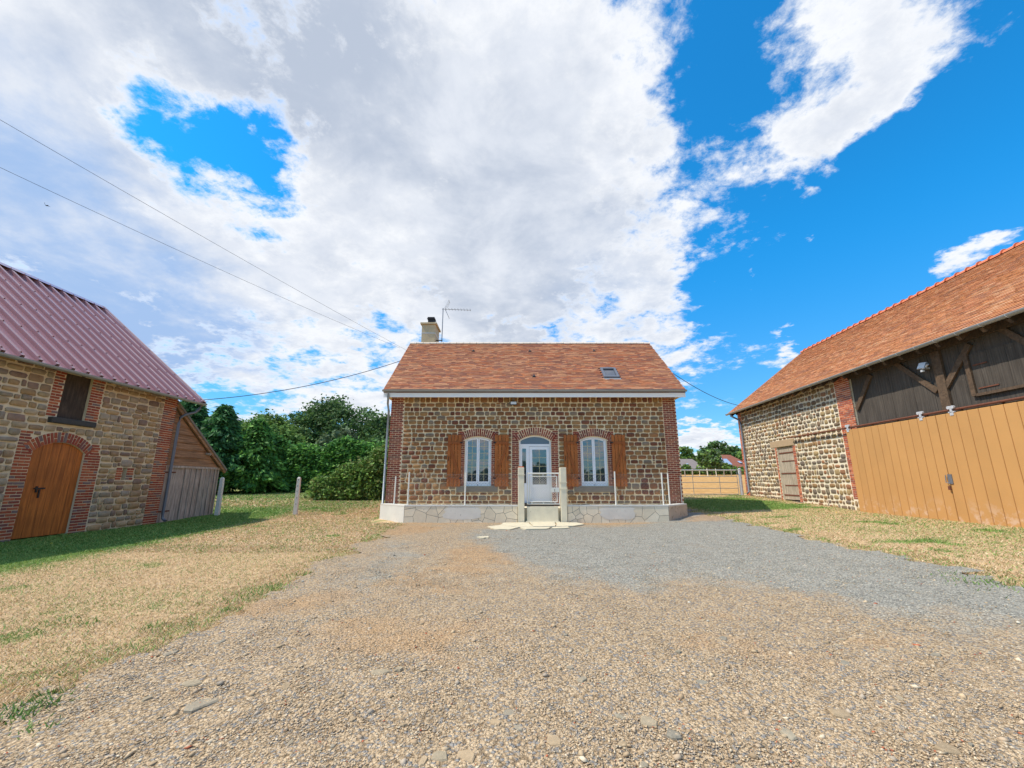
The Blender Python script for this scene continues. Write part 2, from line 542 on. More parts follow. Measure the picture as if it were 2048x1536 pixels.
class MB:
    def __init__(s):
        s.v = []
        s.f = []

    def add(s, V, Fc):
        n = len(s.v)
        s.v += [tuple(p) for p in V]
        s.f += [tuple(i + n for i in f) for f in Fc]
        return s

    def box(s, x0, x1, y0, y1, z0, z1, taper=0.0):
        V = BOX_V * (abs(x1 - x0), abs(y1 - y0), abs(z1 - z0)) + ((x0 + x1) / 2, (y0 + y1) / 2, (z0 + z1) / 2)
        return s.add(V, BOX_F)

    def bar(s, a, b, w, t, up=(0, 1, 0)):
        """box beam from a to b; w across, t along 'up'"""
        a = np.array(a, float)
        b = np.array(b, float)
        d_ = b - a
        L = np.linalg.norm(d_)
        d_ /= L
        u = np.array(up, float)
        u = u - d_ * (u @ d_)
        u /= np.linalg.norm(u)
        w_ = np.cross(d_, u)
        V = (BOX_V[:, :1] * L) * d_ + (BOX_V[:, 1:2] * t) * u + (BOX_V[:, 2:3] * w) * w_ + (a + b) / 2
        return s.add(V, BOX_F)

    def tube(s, pts, r, n=8, caps=True):
        pts = [np.array(p, float) for p in pts]
        rr = r if isinstance(r, (list, tuple)) else [r] * len(pts)
        base = len(s.v)
        ref = np.array((0.0, 0.0, 1.0))
        for i, p in enumerate(pts):
            t = pts[min(i + 1, len(pts) - 1)] - pts[max(i - 1, 0)]
            t /= np.linalg.norm(t)
            q = ref if abs(t @ ref) < .95 else np.array((1.0, 0, 0))
            a = np.cross(t, q)
            a /= np.linalg.norm(a)
            b = np.cross(t, a)
            for k in range(n):
                w = 2 * math.pi * k / n
                s.v.append(tuple(p + rr[i] * (math.cos(w) * a + math.sin(w) * b)))
        for i in range(len(pts) - 1):
            for k in range(n):
                k2 = (k + 1) % n
                s.f.append((base + i * n + k, base + i * n + k2, base + (i + 1) * n + k2, base + (i + 1) * n + k))
        if caps:
            s.f.append(tuple(base + k for k in range(n)))
            s.f.append(tuple(base + (len(pts) - 1) * n + k for k in reversed(range(n))))
        return s

    def prism(s, poly, y0, y1):
        """polygon in x,z pushed from y0 to y1"""
        n = len(poly)
        V = [(x, y0, z) for x, z in poly] + [(x, y1, z) for x, z in poly]
        Fc = [tuple(range(n)), tuple(reversed(range(n, 2 * n)))]
        Fc += [(i, i + n, (i + 1) % n + n, (i + 1) % n) for i in range(n)]
        return s.add(V, Fc)

    def hprism(s, poly, z0, z1):
        """polygon in x,y pushed from z0 to z1"""
        n = len(poly)
        V = [(x, y, z0) for x, y in poly] + [(x, y, z1) for x, y in poly]
        Fc = [tuple(reversed(range(n))), tuple(range(n, 2 * n))]
        Fc += [(i, (i + 1) % n, (i + 1) % n + n, i + n) for i in range(n)]
        return s.add(V, Fc)

    def build(s, name, mat, parent=None, smooth=False, cols=None, **kw):
        me = bpy.data.meshes.new(name)
        me.from_pydata(s.v, [], s.f)
        me.validate()
        if smooth:
            for p in me.polygons:
                p.use_smooth = True
        if cols is not None:
            set_col(me, cols)
        return link(name, me, mat, parent, **kw)


def bevelled(o, w=.01, seg=2):
    m = o.modifiers.new('bevel', 'BEVEL')
    m.width = w
    m.segments = seg
    m.limit_method = 'ANGLE'
    return o


# ---- pieces: the 300 that show largest become objects, the rest one joined part
def frame_matrix(loc, rz):
    return np.array(Matrix.Translation(loc) @ Matrix.Rotation(rz, 4, 'Z'))


def shows(P):
    """how large something at world point P shows"""
    x, y, z = P[0], P[1], P[2] - CAM_Z
    dd = y * math.cos(PITCH) + z * math.sin(PITCH)
    if dd < .3:
        return 0
    u = x / dd * F_PX
    v = (-y * math.sin(PITCH) + z * math.cos(PITCH)) / dd * F_PX
    if abs(u) > 1060 or abs(v) > 800:
        return 0.01 / dd ** 2
    return 1 / dd ** 2


class Pieces:
    def __init__(s, name, mat, parent, frame, palette, templ=None, limit=300, rest=None):
        s.name, s.mat, s.parent, s.frame = name, mat, parent, frame
        s.pal = palette
        s.tv = np.array(templ[0], float) if templ else BOX_V
        s.tf = templ[1] if templ else BOX_F
        s.items = []
        s.limit = limit
        s.rest = rest or name + '_infill'

    def add(s, M, k=None):
        s.items.append((np.array(M, float), random.randrange(len(s.pal)) if k is None else k))

    def finish(s):
        key = []
        for M, k in s.items:
            w = s.frame @ np.append(M[:3, 3], 1)
            sc = np.sort(np.linalg.norm(M[:3, :3], axis=0))
            key.append(shows(w) * sc[-1] * sc[-2])
        order = np.argsort(-np.array(key))
        tm = {}
        for i in order[:s.limit]:
            M, k = s.items[i]
            M = M.copy()
            dims = np.linalg.norm(M[:3, :3], axis=0)        # real size goes into the mesh, objects keep scale 1
            M[:3, :3] /= dims
            dims = np.round(dims / .004) * .004
            key_ = (k, *dims.tolist())
            if key_ not in tm:
                me = bpy.data.meshes.new(s.name)
                me.from_pydata([tuple(p) for p in s.tv * dims], [], s.tf)
                set_col(me, s.pal[k])
                me.materials.append(MATS[s.mat])
                tm[key_] = me
            o = bpy.data.objects.new(s.name, tm[key_])
            o.parent = s.parent
            C.objects.link(o)
            o.matrix_local = Matrix(M.tolist())
        rest = order[s.limit:]
        if len(rest):
            n = len(s.tv)
            th = np.c_[s.tv, np.ones(n)]
            V = np.concatenate([(th @ s.items[i][0].T)[:, :3] for i in rest])
            cols = np.repeat(np.array([s.pal[s.items[i][1]] for i in rest]), n, 0)
            cols = cols * np.repeat(rng.uniform(.88, 1.12, (len(rest), 1)), n, 0)
            if len({len(f) for f in s.tf}) == 1:
                Fc = (np.array(s.tf)[None] + (np.arange(len(rest)) * n)[:, None, None]).reshape(-1, len(s.tf[0]))
                me = big_mesh(s.rest, V, Fc, cols)
            else:
                me = bpy.data.meshes.new(s.rest)
                me.from_pydata(V.tolist(), [], [tuple(i + j * n for i in f) for j in range(len(rest)) for f in s.tf])
                set_col(me, cols)
            link(s.rest, me, s.mat, s.parent, kind='stuff')


def mat4(loc, sx, sy, sz, rot=None):
    M = np.eye(4)
    Rm = np.eye(3) if rot is None else np.array(rot)
    M[:3, :3] = Rm @ np.diag((sx, sy, sz))
    M[:3, 3] = loc
    return M


def rot_y(a):
    c, s_ = math.cos(a), math.sin(a)
    return np.array(((c, 0, s_), (0, 1, 0), (-s_, 0, c)))


def rot_x(a):
    c, s_ = math.cos(a), math.sin(a)
    return np.array(((1, 0, 0), (0, c, -s_), (0, s_, c)))


def stone_mesh(x0, x1, z0, z1, depth, power, jit, n=12, face=.92):
    """pillow-faced rubble stone standing proud of the wall plane y = 0"""
    cx, cz = (x0 + x1) / 2, (z0 + z1) / 2
    hx, hz = (x1 - x0) / 2, (z1 - z0) / 2
    V = []
    ring = []
    for i in range(n):
        a = 2 * math.pi * (i + .5) / n
        c, s_ = math.cos(a), math.sin(a)
        rr = (abs(c) ** power + abs(s_) ** power) ** (-1 / power)
        j = 1 - random.random() * jit
        ring.append((c * rr * hx * j, s_ * rr * hz * j))
    tilt = random.uniform(-.25, .25)
    for (k, y) in ((1.0, .02), (1.0, -depth * .6), (face, -depth)):
        for (x, z) in ring:
            yy = y if y > 0 else y * (1 + tilt * x / max(hx, .01)) * random.uniform(.85, 1.15)
            V.append((cx + x * k, yy, cz + z * k))
    V.append((cx, -depth * random.uniform(.85, 1.2), cz))
    Fc = []
    for r_ in range(2):
        for i in range(n):
            j = (i + 1) % n
            Fc.append((r_ * n + i, r_ * n + j, (r_ + 1) * n + j, (r_ + 1) * n + i))
    for i in range(n):
        Fc.append((2 * n + i, 2 * n + (i + 1) % n, 3 * n))
    return np.array(V), Fc


class Stones:
    def __init__(s, parent, frame, palette, mat, limit=300):
        s.parent, s.frame, s.pal, s.mat, s.limit = parent, frame, palette, mat, limit
        s.items = []

    def fill(s, x0, x1, rows, excl, wmin, wmax, gap, depth, power, jit, wob=0.0, clip=None):
        """courses of stones; rows = [(z0, z1)], excl = [(x0,x1,z0,z1)]"""
        for (za, zb) in rows:
            iv = [(x0, x1)]
            for (ea, eb, ec, ed) in excl:
                if ed <= za + .02 or ec >= zb - .02:
                    continue
                nv = []
                for (a, b) in iv:
                    if eb <= a or ea >= b:
                        nv.append((a, b))
                    else:
                        if ea > a:
                            nv.append((a, ea))
                        if eb < b:
                            nv.append((eb, b))
                        p, q = max(a, ea), min(b, eb)
                        for (c, e) in ((za, min(ec, zb)), (max(ed, za), zb)):
                            if e - c > .055 and q - p > .07:
                                s.fill(p, q, [(c, e)], excl, wmin, wmax, gap, depth, power, jit, wob)
                iv = nv
            for (a, b) in iv:
                if b - a < .07:
                    continue
                x = a
                while x < b - .03:
                    w = random.uniform(wmin, wmax) if random.random() > .12 else random.uniform(wmin * .55, wmin)
                    if b - (x + w) < wmin * .6:
                        w = b - x
                    if w > wmax * 1.5:
                        w = w / 2
                    g = gap * random.uniform(.7, 1.3)
                    dz0 = random.uniform(-wob, wob) * (zb - za)
                    dz1 = random.uniform(-wob, wob) * (zb - za)
                    q = (x + g / 2, x + w - g / 2, za + gap / 2 + dz0, zb - gap / 2 + dz1)
                    if (zb - za) > .12 and w < .22 and random.random() < .05:
                        m = (q[2] + q[3]) / 2
                        s.one((q[0], q[1], q[2], m - g / 2), depth, power, jit)
                        s.one((q[0], q[1], m + g / 2, q[3]), depth, power, jit)
                    else:
                        s.one(q, depth, power, jit)
                    x += w

    def one(s, q, depth, power, jit, k=None):
        if q[1] - q[0] < .03 or q[3] - q[2] < .03:
            return
        V, Fc = stone_mesh(*q, depth * random.uniform(.7, 1.3), power, jit)
        c = np.array(s.pal[random.randrange(len(s.pal)) if k is None else k]) * random.uniform(.82, 1.15)
        s.items.append((V, Fc, c))

    def finish(s, name='stone'):
        key = []
        for V, Fc, c in s.items:
            w = s.frame @ np.append(V[-1], 1)
            e = V.max(0) - V.min(0)
            key.append(shows(w) * e[0] * e[2])
        order = np.argsort(-np.array(key))
        for i in order[:s.limit]:
            V, Fc, c = s.items[i]
            ctr = np.array((V[-1][0], 0, V[-1][2]))
            me = bpy.data.meshes.new(name)
            me.from_pydata([tuple(p) for p in V - ctr], [], Fc)
            me.polygons.foreach_set('use_smooth', np.ones(len(Fc), bool))
            set_col(me, c)
            o = link(name, me, s.mat, s.parent)
            o.location = ctr
        V, Fc, cols = [], [], []
        n = 0
        for i in order[s.limit:]:
            v, f, c = s.items[i]
            V.append(v)
            Fc += [tuple(k + n for k in q) for q in f]
            cols.append(np.repeat(c[None], len(v), 0))
            n += len(v)
        if n:
            me = bpy.data.meshes.new(name + '_infill')
            me.from_pydata(np.concatenate(V).tolist(), [], Fc)
            me.polygons.foreach_set('use_smooth', np.ones(len(Fc), bool))
            set_col(me, np.concatenate(cols))
            link(name + '_infill', me, s.mat, s.parent, kind='stuff')


def rows_between(z0, z1, hmin, hmax, first=()):
    z = z0
    out_ = []
    for h in first:
        out_.append((z, z + h))
        z += h
    while z < z1 - .02:
        h = random.uniform(hmin, hmax)
        if z1 - (z + h) < hmin * .6:
            h = z1 - z
        out_.append((z, z + h))
        z += h
    return out_


def wall_panel(mb, x0, x1, z0, z1, holes, thick):
    xs = sorted({x0, x1, *[v for h in holes for v in h[:2] if x0 < v < x1]})
    zs = sorted({z0, z1, *[v for h in holes for v in h[2:] if z0 < v < z1]})
    nx, nz = len(xs) - 1, len(zs) - 1

    def solid(i, j):
        if i < 0 or j < 0 or i >= nx or j >= nz:
            return False
        cx, cz = (xs[i] + xs[i + 1]) / 2, (zs[j] + zs[j + 1]) / 2
        return not any(h[0] < cx < h[1] and h[2] < cz < h[3] for h in holes)
    for i in range(nx):
        for j in range(nz):
            if not solid(i, j):
                continue
            a, b, c, e = xs[i], xs[i + 1], zs[j], zs[j + 1]
            mb.add([(a, 0, c), (b, 0, c), (b, 0, e), (a, 0, e)], [(0, 1, 2, 3)])
            mb.add([(a, thick, c), (b, thick, c), (b, thick, e), (a, thick, e)], [(3, 2, 1, 0)])
            if not solid(i - 1, j):
                mb.add([(a, 0, c), (a, 0, e), (a, thick, e), (a, thick, c)], [(0, 1, 2, 3)])
            if not solid(i + 1, j):
                mb.add([(b, 0, c), (b, thick, c), (b, thick, e), (b, 0, e)], [(0, 1, 2, 3)])
            if not solid(i, j - 1):
                mb.add([(a, 0, c), (a, thick, c), (b, thick, c), (b, 0, c)], [(0, 1, 2, 3)])
            if not solid(i, j + 1):
                mb.add([(a, 0, e), (b, 0, e), (b, thick, e), (a, thick, e)], [(0, 1, 2, 3)])


class Arc:
    """flat arch over x0..x1 springing at zs, crown at zc"""
    def __init__(s, x0, x1, zs, zc):
        w = x1 - x0
        r_ = zc - zs
        s.R = (w * w / 4 + r_ * r_) / (2 * r_)
        s.cx = (x0 + x1) / 2
        s.cz = zc - s.R
        s.x0, s.x1, s.zs, s.zc = x0, x1, zs, zc

    def z(s, x, off=0.0):
        r_ = s.R + off
        return s.cz + math.sqrt(max(r_ * r_ - (x - s.cx) ** 2, 0))

    def excl(s, h, n=9, m=.012):
        xs = np.linspace(s.x0 - .09, s.x1 + .09, n + 1)
        return [(a, b, s.zs - .05, max(s.z(a, h), s.z(b, h)) + m) for a, b in zip(xs[:-1], xs[1:])]

    def spandrel(s, mb, ztop, thick, n=12):
        xs = np.linspace(s.x0, s.x1, n + 1)
        for a, b in zip(xs[:-1], xs[1:]):
            mb.prism([(a, s.z(a)), (b, s.z(b)), (b, ztop), (a, ztop)], 0, thick)

    def bricks(s, P, h, bw=.048, joint=.024, y=.013, dep=.05):
        half = math.asin((s.x1 - s.x0) / 2 / s.R) * 1.06
        n = int(round(2 * half * s.R / (bw + joint)))
        for i in range(n + 1):
            a = -half + 2 * half * i / n
            parts = [(0, h)] if i % 2 else [(0, h * .36), (h * .36 + joint, h)]
            if i % 4 == 2:
                parts = [(0, h * .64), (h * .64 + joint, h)]
            for (p, q) in parts:
                rm = s.R + .004 + (p + q) / 2
                loc = (s.cx + rm * math.sin(a), y + random.uniform(-.003, .003), s.cz + rm * math.cos(a))
                P.add(mat4(loc, bw * (1 + (p + q) / 2 / s.R), dep, q - p, rot_y(a)))


def brick_courses(P, x0, x1, z0, z1, phase=0, L=.236, h=.060, pitch=.072, joint=.018, y=.013, dep=.05, skip=None):
    n = int((z1 - z0) / pitch + .3)
    pitch = (z1 - z0) / n
    for i in range(n):
        za = z0 + i * pitch + joint / 2
        zb = za + pitch - joint
        x = x0 - (L / 2 if (i + phase) % 2 else 0)
        while x < x1 - .01:
            a, b = max(x, x0), min(x + L - joint, x1)
            if b - a > .03 and not (skip and skip((a + b) / 2, (za + zb) / 2)):
                P.add(mat4(((a + b) / 2, y + random.uniform(-.004, .003), (za + zb) / 2), b - a, dep, zb - za))
            x += L


def roof_tiles(P, x0, x1, e0, e1, skip=None, w=.17, pitch=.108, thick=.016, jit=.006):
    """e0 = (y,z) at the eave, e1 = (y,z) at the ridge"""
    dy, dz = e1[0] - e0[0], e1[1] - e0[1]
    L = math.hypot(dy, dz)
    ang = math.atan2(dz, dy)
    rows = int(L / pitch)
    for j in range(rows):
        t = j * pitch
        off = (w / 2 if j % 2 else 0) + random.uniform(-.012, .012)
        n = int((x1 - x0) / w) + 2
        kc = None
        for i in range(n):
            if kc is None or random.random() > .42:
                kc = random.randrange(len(P.pal))
            a = max(x0 + i * w - off, x0)
            b = min(x0 + (i + 1) * w - off - .004, x1)
            if b - a < .03:
                continue
            lift = random.uniform(0, jit)
            s_ = t + pitch * .62 + random.uniform(-.006, .006)
            lx, ly, lz = (a + b) / 2, e0[0] + dy / L * s_, e0[1] + dz / L * s_
            if skip and skip(lx, ly):
                continue
            nrm = (-dz / L, dy / L)
            h_ = .030 + lift
            Rm = rot_x(ang - .19 + random.uniform(-.012, .012)) @ rot_y(random.uniform(-.012, .012))
            P.add(mat4((lx, ly + nrm[0] * h_, lz + nrm[1] * h_), b - a, pitch * 1.5, thick, Rm), kc)


def half_gutter(mb, x0, x1, y, z, r=.065, n=8, t=.006):
    """half-round gutter along x, open upwards"""
    def ring(x, rad):
        return [(x, y + rad * math.cos(math.pi + math.pi * k / n), z + rad * math.sin(math.pi + math.pi * k / n)) for k in range(n + 1)]
    o0, o1, i0, i1 = ring(x0, r), ring(x1, r), ring(x0, r - t), ring(x1, r - t)
    m = n + 1
    V = o0 + o1 + i0 + i1
    Fc = []
    for k in range(n):
        Fc.append((k, k + 1, m + k + 1, m + k))
        Fc.append((2 * m + k, 3 * m + k, 3 * m + k + 1, 2 * m + k + 1))
    Fc.append((0, m, 3 * m, 2 * m))
    Fc.append((n, 2 * m + n, 3 * m + n, m + n))
    Fc.append(tuple(range(m)) + ())
    Fc.append(tuple(m + k for k in reversed(range(m))))
    mb.add(V, Fc)
    return mb


def tint(c, k):
    return tuple(v * k for v in c)


BRICKS = [lin(*c) for c in ((150, 74, 58), (138, 64, 52), (160, 84, 64), (126, 62, 54), (146, 80, 70), (132, 56, 44), (118, 66, 60))]
BRICKS_OR = [lin(*c) for c in ((188, 104, 72), (176, 92, 66), (196, 116, 84), (164, 88, 68), (150, 92, 78), (202, 128, 96))]
BRICKS_L = [lin(*c) for c in ((168, 92, 64), (152, 80, 60), (178, 102, 70), (140, 76, 62), (130, 84, 76), (146, 70, 54), (158, 84, 60), (150, 78, 58), (124, 104, 100))]
STONES_H = [lin(*c) for c in ((154, 112, 76), (138, 94, 64), (124, 80, 62), (160, 124, 84), (146, 106, 70), (134, 118, 100), (116, 74, 58),
                              (148, 106, 72), (156, 120, 80), (138, 98, 66))]
STONES_R = [lin(*c) for c in ((150, 128, 98), (132, 114, 94), (160, 138, 100), (120, 108, 96), (148, 108, 80), (138, 126, 108), (154, 122, 86), (126, 104, 84))]
STONES_L = [lin(*c) for c in ((178, 154, 118), (164, 136, 106), (156, 140, 122), (172, 142, 104), (142, 118, 102), (162, 146, 124), (178, 156, 126))]
TILES_H = [lin(*c) for c in ((172, 118, 88), (162, 108, 82), (182, 130, 98), (152, 102, 82), (168, 120, 92), (190, 138, 104), (148, 102, 84), (172, 108, 78), (184, 120, 84))]
TILES_R = [lin(*c) for c in ((198, 140, 98), (190, 130, 92), (204, 148, 108), (182, 124, 90), (194, 136, 100), (200, 140, 96), (176, 126, 98), (210, 162, 124))]

# ------------------------------------------------------------------ terrain
YARD_L = [(-3.0, -8), (-3.0, 2.7), (-3.05, 4.5), (-3.15, 5.6), (-3.08, 6.6), (-3.37, 9.3), (-3.45, 13.0), (-3.7, 15.0), (-3.7, 40)]
YARD_R = [(5.9, -8), (6.1, 4.6), (6.27, 5.6), (6.5, 6.7), (6.84, 7.9), (6.7, 9.5), (6.8, 11.3), (7.24, 15.3), (7.0, 18), (6.5, 40)]


def yard_edge(side, y):
    p = np.array(side)
    return np.interp(y, p[:, 1], p[:, 0])


def gravelness(x, y):
    """>0 inside the stony yard"""
    n = (fbm(np.asarray(x) * .9, np.asarray(y) * .9, 3) - .5) * .9 + (fbm(np.asarray(x) * 4, np.asarray(y) * 4, 9) - .5) * .5
    l = x - (yard_edge(YARD_L, y))
    r_ = yard_edge(YARD_R, y) - x
    far = 18.3 - y
    return np.minimum(np.minimum(l, r_), far) + n


def greenness(x, y):
    """how green the turf is: greener by the left barn, along the drive edge and beyond the posts"""
    x = np.asarray(x, float)
    y = np.asarray(y, float)
    g = .10 + .95 * sstep(-7.6, -9.3, x + (y - 11) * .12) * sstep(24, 17, y)
    g = np.maximum(g, .42 * sstep(16.5, 20, y) * sstep(-5, -8, x))
    g = g + .4 * np.exp(-((x - yard_edge(YARD_L, y) + .15) / .18) ** 2) * sstep(2.5, 6, y) * (fbm(x * 1.3, y * 1.3, 41) > .55)
    g = g + .2 * np.exp(-((x - yard_edge(YARD_R, y) - .2) / .25) ** 2)
    g = np.maximum(g, .75 * sstep(7, 8, x) * sstep(12.5, 11, x) * sstep(16, 17.5, y) * sstep(24, 21, y))
    g = g + .45 * sstep(.66, .76, fbm(x * 1.3 + 7, y * 1.3, 77))
    g = g + .20 * sstep(7, 9, x)
    g = np.where(y > 26, .12 + .5 * sstep(-4, -9, x), g)
    return np.clip(g, 0, 1)


xs = np.unique(np.r_[-600, -400, -250, -160, -110, -80, -60, -48, -38, -30, -24, -20, np.arange(-17, 17.01, .25), 20, 24, 30, 38, 48, 60, 75, 90, 110, 150, 220, 350, 600])
ys = np.unique(np.r_[-400, -250, -150, -100, -60, -40, -28, -20, -14, -10, np.arange(-8, 30.01, .25), 33, 37, 42, 48, 55, 63, 72, 82, 95, 110, 130, 160, 200, 270, 380, 600, 900])
gx, gy = np.meshgrid(xs, ys)
gz = height(gx, gy) + (fbm(gx * .6, gy * .6, 5) - .5) * .05 * sstep(40, 25, np.hypot(gx, gy))
inside = gravelness(gx, gy) > -.45
gz = gz - .03 * inside                              # the drive lies over the ground here
gz = gz + 0.02 * np.clip(np.hypot(gx, gy) - 160, 0, 800)
V = np.c_[gx.ravel(), gy.ravel(), gz.ravel()]
nx, ny = len(xs), len(ys)
ii, jj = np.meshgrid(np.arange(nx - 1), np.arange(ny - 1))
a = (jj * nx + ii).ravel()
me = big_mesh('ground', V, np.c_[a, a + 1, a + nx + 1, a + nx], smooth=True)
at = me.attributes.new('green', 'FLOAT', 'POINT')
at.data.foreach_set('value', greenness(gx, gy).ravel().astype(np.float32))
at = me.attributes.new('stubble', 'FLOAT', 'POINT')
at.data.foreach_set('value', (sstep(24.5, 26, gy) * sstep(4, 7, gx)).ravel().astype(np.float32))
link('ground', me, 'ground', kind='structure')

# stony yard, a sheet of its own over the ground
st = .1
xs = np.arange(-4.4, 8.4, st)
ys = np.arange(-6, 18.6, st)
gx, gy = np.meshgrid(xs, ys)
gz = height(gx, gy) + .012 + (fbm(gx * 1.2, gy * 1.2, 12) - .5) * .035 + (fbm(gx * 5, gy * 5, 13) - .5) * .018
V = np.c_[gx.ravel(), gy.ravel(), gz.ravel()]
nx, ny = len(xs), len(ys)
ii, jj = np.meshgrid(np.arange(nx - 1), np.arange(ny - 1))
a = (jj * nx + ii).ravel()
keep = gravelness(gx[:-1, :-1] + st / 2, gy[:-1, :-1] + st / 2).ravel() > -.02
Fq = np.c_[a, a + 1, a + nx + 1, a + nx][keep]
used = np.unique(Fq)
remap = np.full(len(V), -1)
remap[used] = np.arange(len(used))
me = big_mesh('gravel_yard', V[used], remap[Fq], smooth=True)


def in_poly(x, y, poly):
    x = np.asarray(x, float)
    y = np.asarray(y, float)
    ins = np.zeros(x.shape, bool)
    n = len(poly)
    for i in range(n):
        (x1, y1), (x2, y2) = poly[i], poly[(i + 1) % n]
        cnd = ((y1 > y) != (y2 > y)) & (x < (x2 - x1) * (y - y1) / (y2 - y1 + 1e-9) + x1)
        ins ^= cnd
    return ins


GREY1 = [(-.8, 14.2), (-.75, 10.4), (-.45, 9.9), (.05, 8.2), (.5, 6.7), (1.6, 6.45), (2.2, 6.2), (3.2, 7.0), (3.8, 6.3), (3.9, 5.2),
         (4.7, 4.2), (6.0, 3.4), (9, 3), (9, 19), (5, 19), (5, 14.6)]
GREY2 = [(-3.2, 5.5), (-3.3, 10.9), (-1.6, 11.9), (-1.2, 7.0), (-1.7, 4.8)]


def yard_masks(x, y):
    jx = x + (fbm(x * .8, y * .8, 21) - .5) * 1.4
    jy = y + (fbm(x * .8, y * .8, 22) - .5) * 1.8
    grey_ = 0
    for k in range(12):
        ox, oy = 1.1 * math.cos(k * 2.4) * math.sqrt((k + .5) / 12), 1.6 * math.sin(k * 2.4) * math.sqrt((k + .5) / 12)
        grey_ = grey_ + (in_poly(jx + ox, jy + oy, GREY1) * .92 + in_poly(jx + ox, jy + oy, GREY2) * .50) / 12
    grey_ = np.clip(grey_, 0, 1)
    e = .9 * np.exp(-(((x + 3.2) / 1.2) ** 2 + ((y - 13.4) / 1.3) ** 2)) + .9 * np.exp(-(((x + .75) / .6) ** 2 + ((y - 8.6) / 1.6) ** 2)) \
        + .55 * np.exp(-(((x + .9) / .9) ** 2 + ((y - 4.3) / .8) ** 2)) + .45 * np.exp(-(((x + 1.5) / 1.1) ** 2 + ((y - 6.0) / 1.2) ** 2)) \
        + .8 * np.exp(-(((x - 6.7) / .9) ** 2 + ((y - 15.3) / 1.2) ** 2)) + .4 * np.exp(-((y - 14.8) / .25) ** 2)
    e = e + .35 * sstep(.55, .68, fbm(x * .7 + 3, y * .7, 63)) + .25 * sstep(.5, .62, fbm(x * 2.2, y * 2.2, 64)) * (grey_ < .4)
    return grey_, np.clip(e, 0, 1)


Vu = V[used]
mg, mo = yard_masks(Vu[:, 0], Vu[:, 1])
for nm, arr in (('grey', mg), ('earth', mo)):
    at = me.attributes.new(nm, 'FLOAT', 'POINT')
    at.data.foreach_set('value', arr.astype(np.float32))
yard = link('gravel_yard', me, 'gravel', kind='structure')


def yard_z(x, y):
    return height(x, y) + .012 + (fbm(np.asarray(x) * 1.2, np.asarray(y) * 1.2, 12) - .5) * .035


# ------------------------------------------------------------------ the house
HX0, HX1 = -4.72, 6.40
HF = frame_matrix((0, 16.3, 0), 0)
house = empty('farmhouse', (0, 16.3, 0), label='small stone farmhouse with brick corners, tiled roof and wooden shutters behind the low wall', cat='house')

EAVE = (-.45, 4.80)
RIDGE = (3.2, 7.86)
mb = MB()
WIN = [(-1.81, -.79), (2.62, 3.64)]
DOOR = (.27, 1.50)
holes = [(a_, b_, 1.22, 3.10) for a_, b_ in WIN] + [(DOOR[0], DOOR[1], .50, 3.14)]
wall_panel(mb, HX0, HX1, 0, 4.66, holes, .30)
arcs = [Arc(a_, b_, 2.96, 3.08) for a_, b_ in WIN] + [Arc(DOOR[0], DOOR[1], 2.92, 3.12)]
for ac, tp in zip(arcs, (3.10, 3.10, 3.14)):
    ac.spandrel(mb, tp, .30)
mb.build('wall', 'mortar_house', house)
mb = MB()
for x_ in (HX0 + .003, HX1 - .303):
    mb.box(x_, x_ + .30, .302, 6.4, 0, 4.66)
    mb.add([(x_, .302, 4.66), (x_, 6.4, 4.66), (x_, 3.2, 7.55), (x_ + .3, .302, 4.66), (x_ + .3, 6.4, 4.66), (x_ + .3, 3.2, 7.55)],
           [(0, 1, 2), (5, 4, 3), (0, 3, 4, 1), (1, 4, 5, 2), (2, 5, 3, 0)])
mb.box(HX0 + .31, HX1 - .31, 6.1, 6.4, 0, 4.66)
mb.box(HX0 + .31, HX1 - .31, .302, 6.09, .40, .49)
mb.build('gable_walls', 'brick', house, cols=np.array(BRICKS[0]))
# dark rooms behind the glass
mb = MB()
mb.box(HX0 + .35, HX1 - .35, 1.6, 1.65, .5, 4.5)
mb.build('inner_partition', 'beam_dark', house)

bricks = Pieces('brick', 'brick', house, HF, BRICKS, limit=300)
brick_courses(bricks, HX0, HX0 + .50, .10, 4.62)
brick_courses(bricks, HX1 - .50, HX1, .10, 4.62, 1)
for a_, b_ in WIN:
    brick_courses(bricks, a_ - .19, a_ - .003, 1.22, 2.90, 0, L=.205)
    brick_courses(bricks, b_ + .003, b_ + .19, 1.22, 2.90, 0, L=.205)
    brick_courses(bricks, a_ - .27, a_ - .05, 2.90, 3.27)
    brick_courses(bricks, b_ + .05, b_ + .27, 2.90, 3.27, 1)
brick_courses(bricks, DOOR[0] - .27, DOOR[0] - .003, .50, 2.88, 0, L=.27)
brick_courses(bricks, DOOR[1] + .003, DOOR[1] + .27, .50, 2.88, 0, L=.27)
brick_courses(bricks, DOOR[0] - .27, DOOR[0] - .06, 2.88, 3.30)
brick_courses(bricks, DOOR[1] + .06, DOOR[1] + .27, 2.88, 3.30, 1)
for ac in arcs:
    ac.bricks(bricks, .29)
bricks.finish()

stones = Stones(house, HF, STONES_H, 'stone')
ex = []
for a_, b_ in WIN:
    ex += [(a_ - .205, b_ + .205, 1.2, 2.90), (a_ - .285, b_ + .285, 2.90, 3.275), (a_ - .30, b_ + .28, .99, 1.215)]
ex += [(DOOR[0] - .285, DOOR[1] + .285, .3, 3.305)]
for ac in arcs:
    ex += ac.excl(.29)
stones.fill(HX0 + .512, HX1 - .512, rows_between(.40, 4.62, .160, .182, (.17, .12, .20, .19, .25)), ex, .19, .37, .025, .030, 7.0, .10, .06)
stones.finish()

# dressed sills
for a_, b_ in WIN:
    mb = MB()
    mb.box(a_ - .28, b_ + .26, -.05, .12, 1.0, 1.205)
    bevelled(mb.build('window_sill', 'grey_stone', house), .015)
mb = MB()
mb.box(DOOR[0] - .05, DOOR[1] + .05, -.16, .2, .50, .60)
bevelled(mb.build('door_step', 'dark_stone', house), .01)


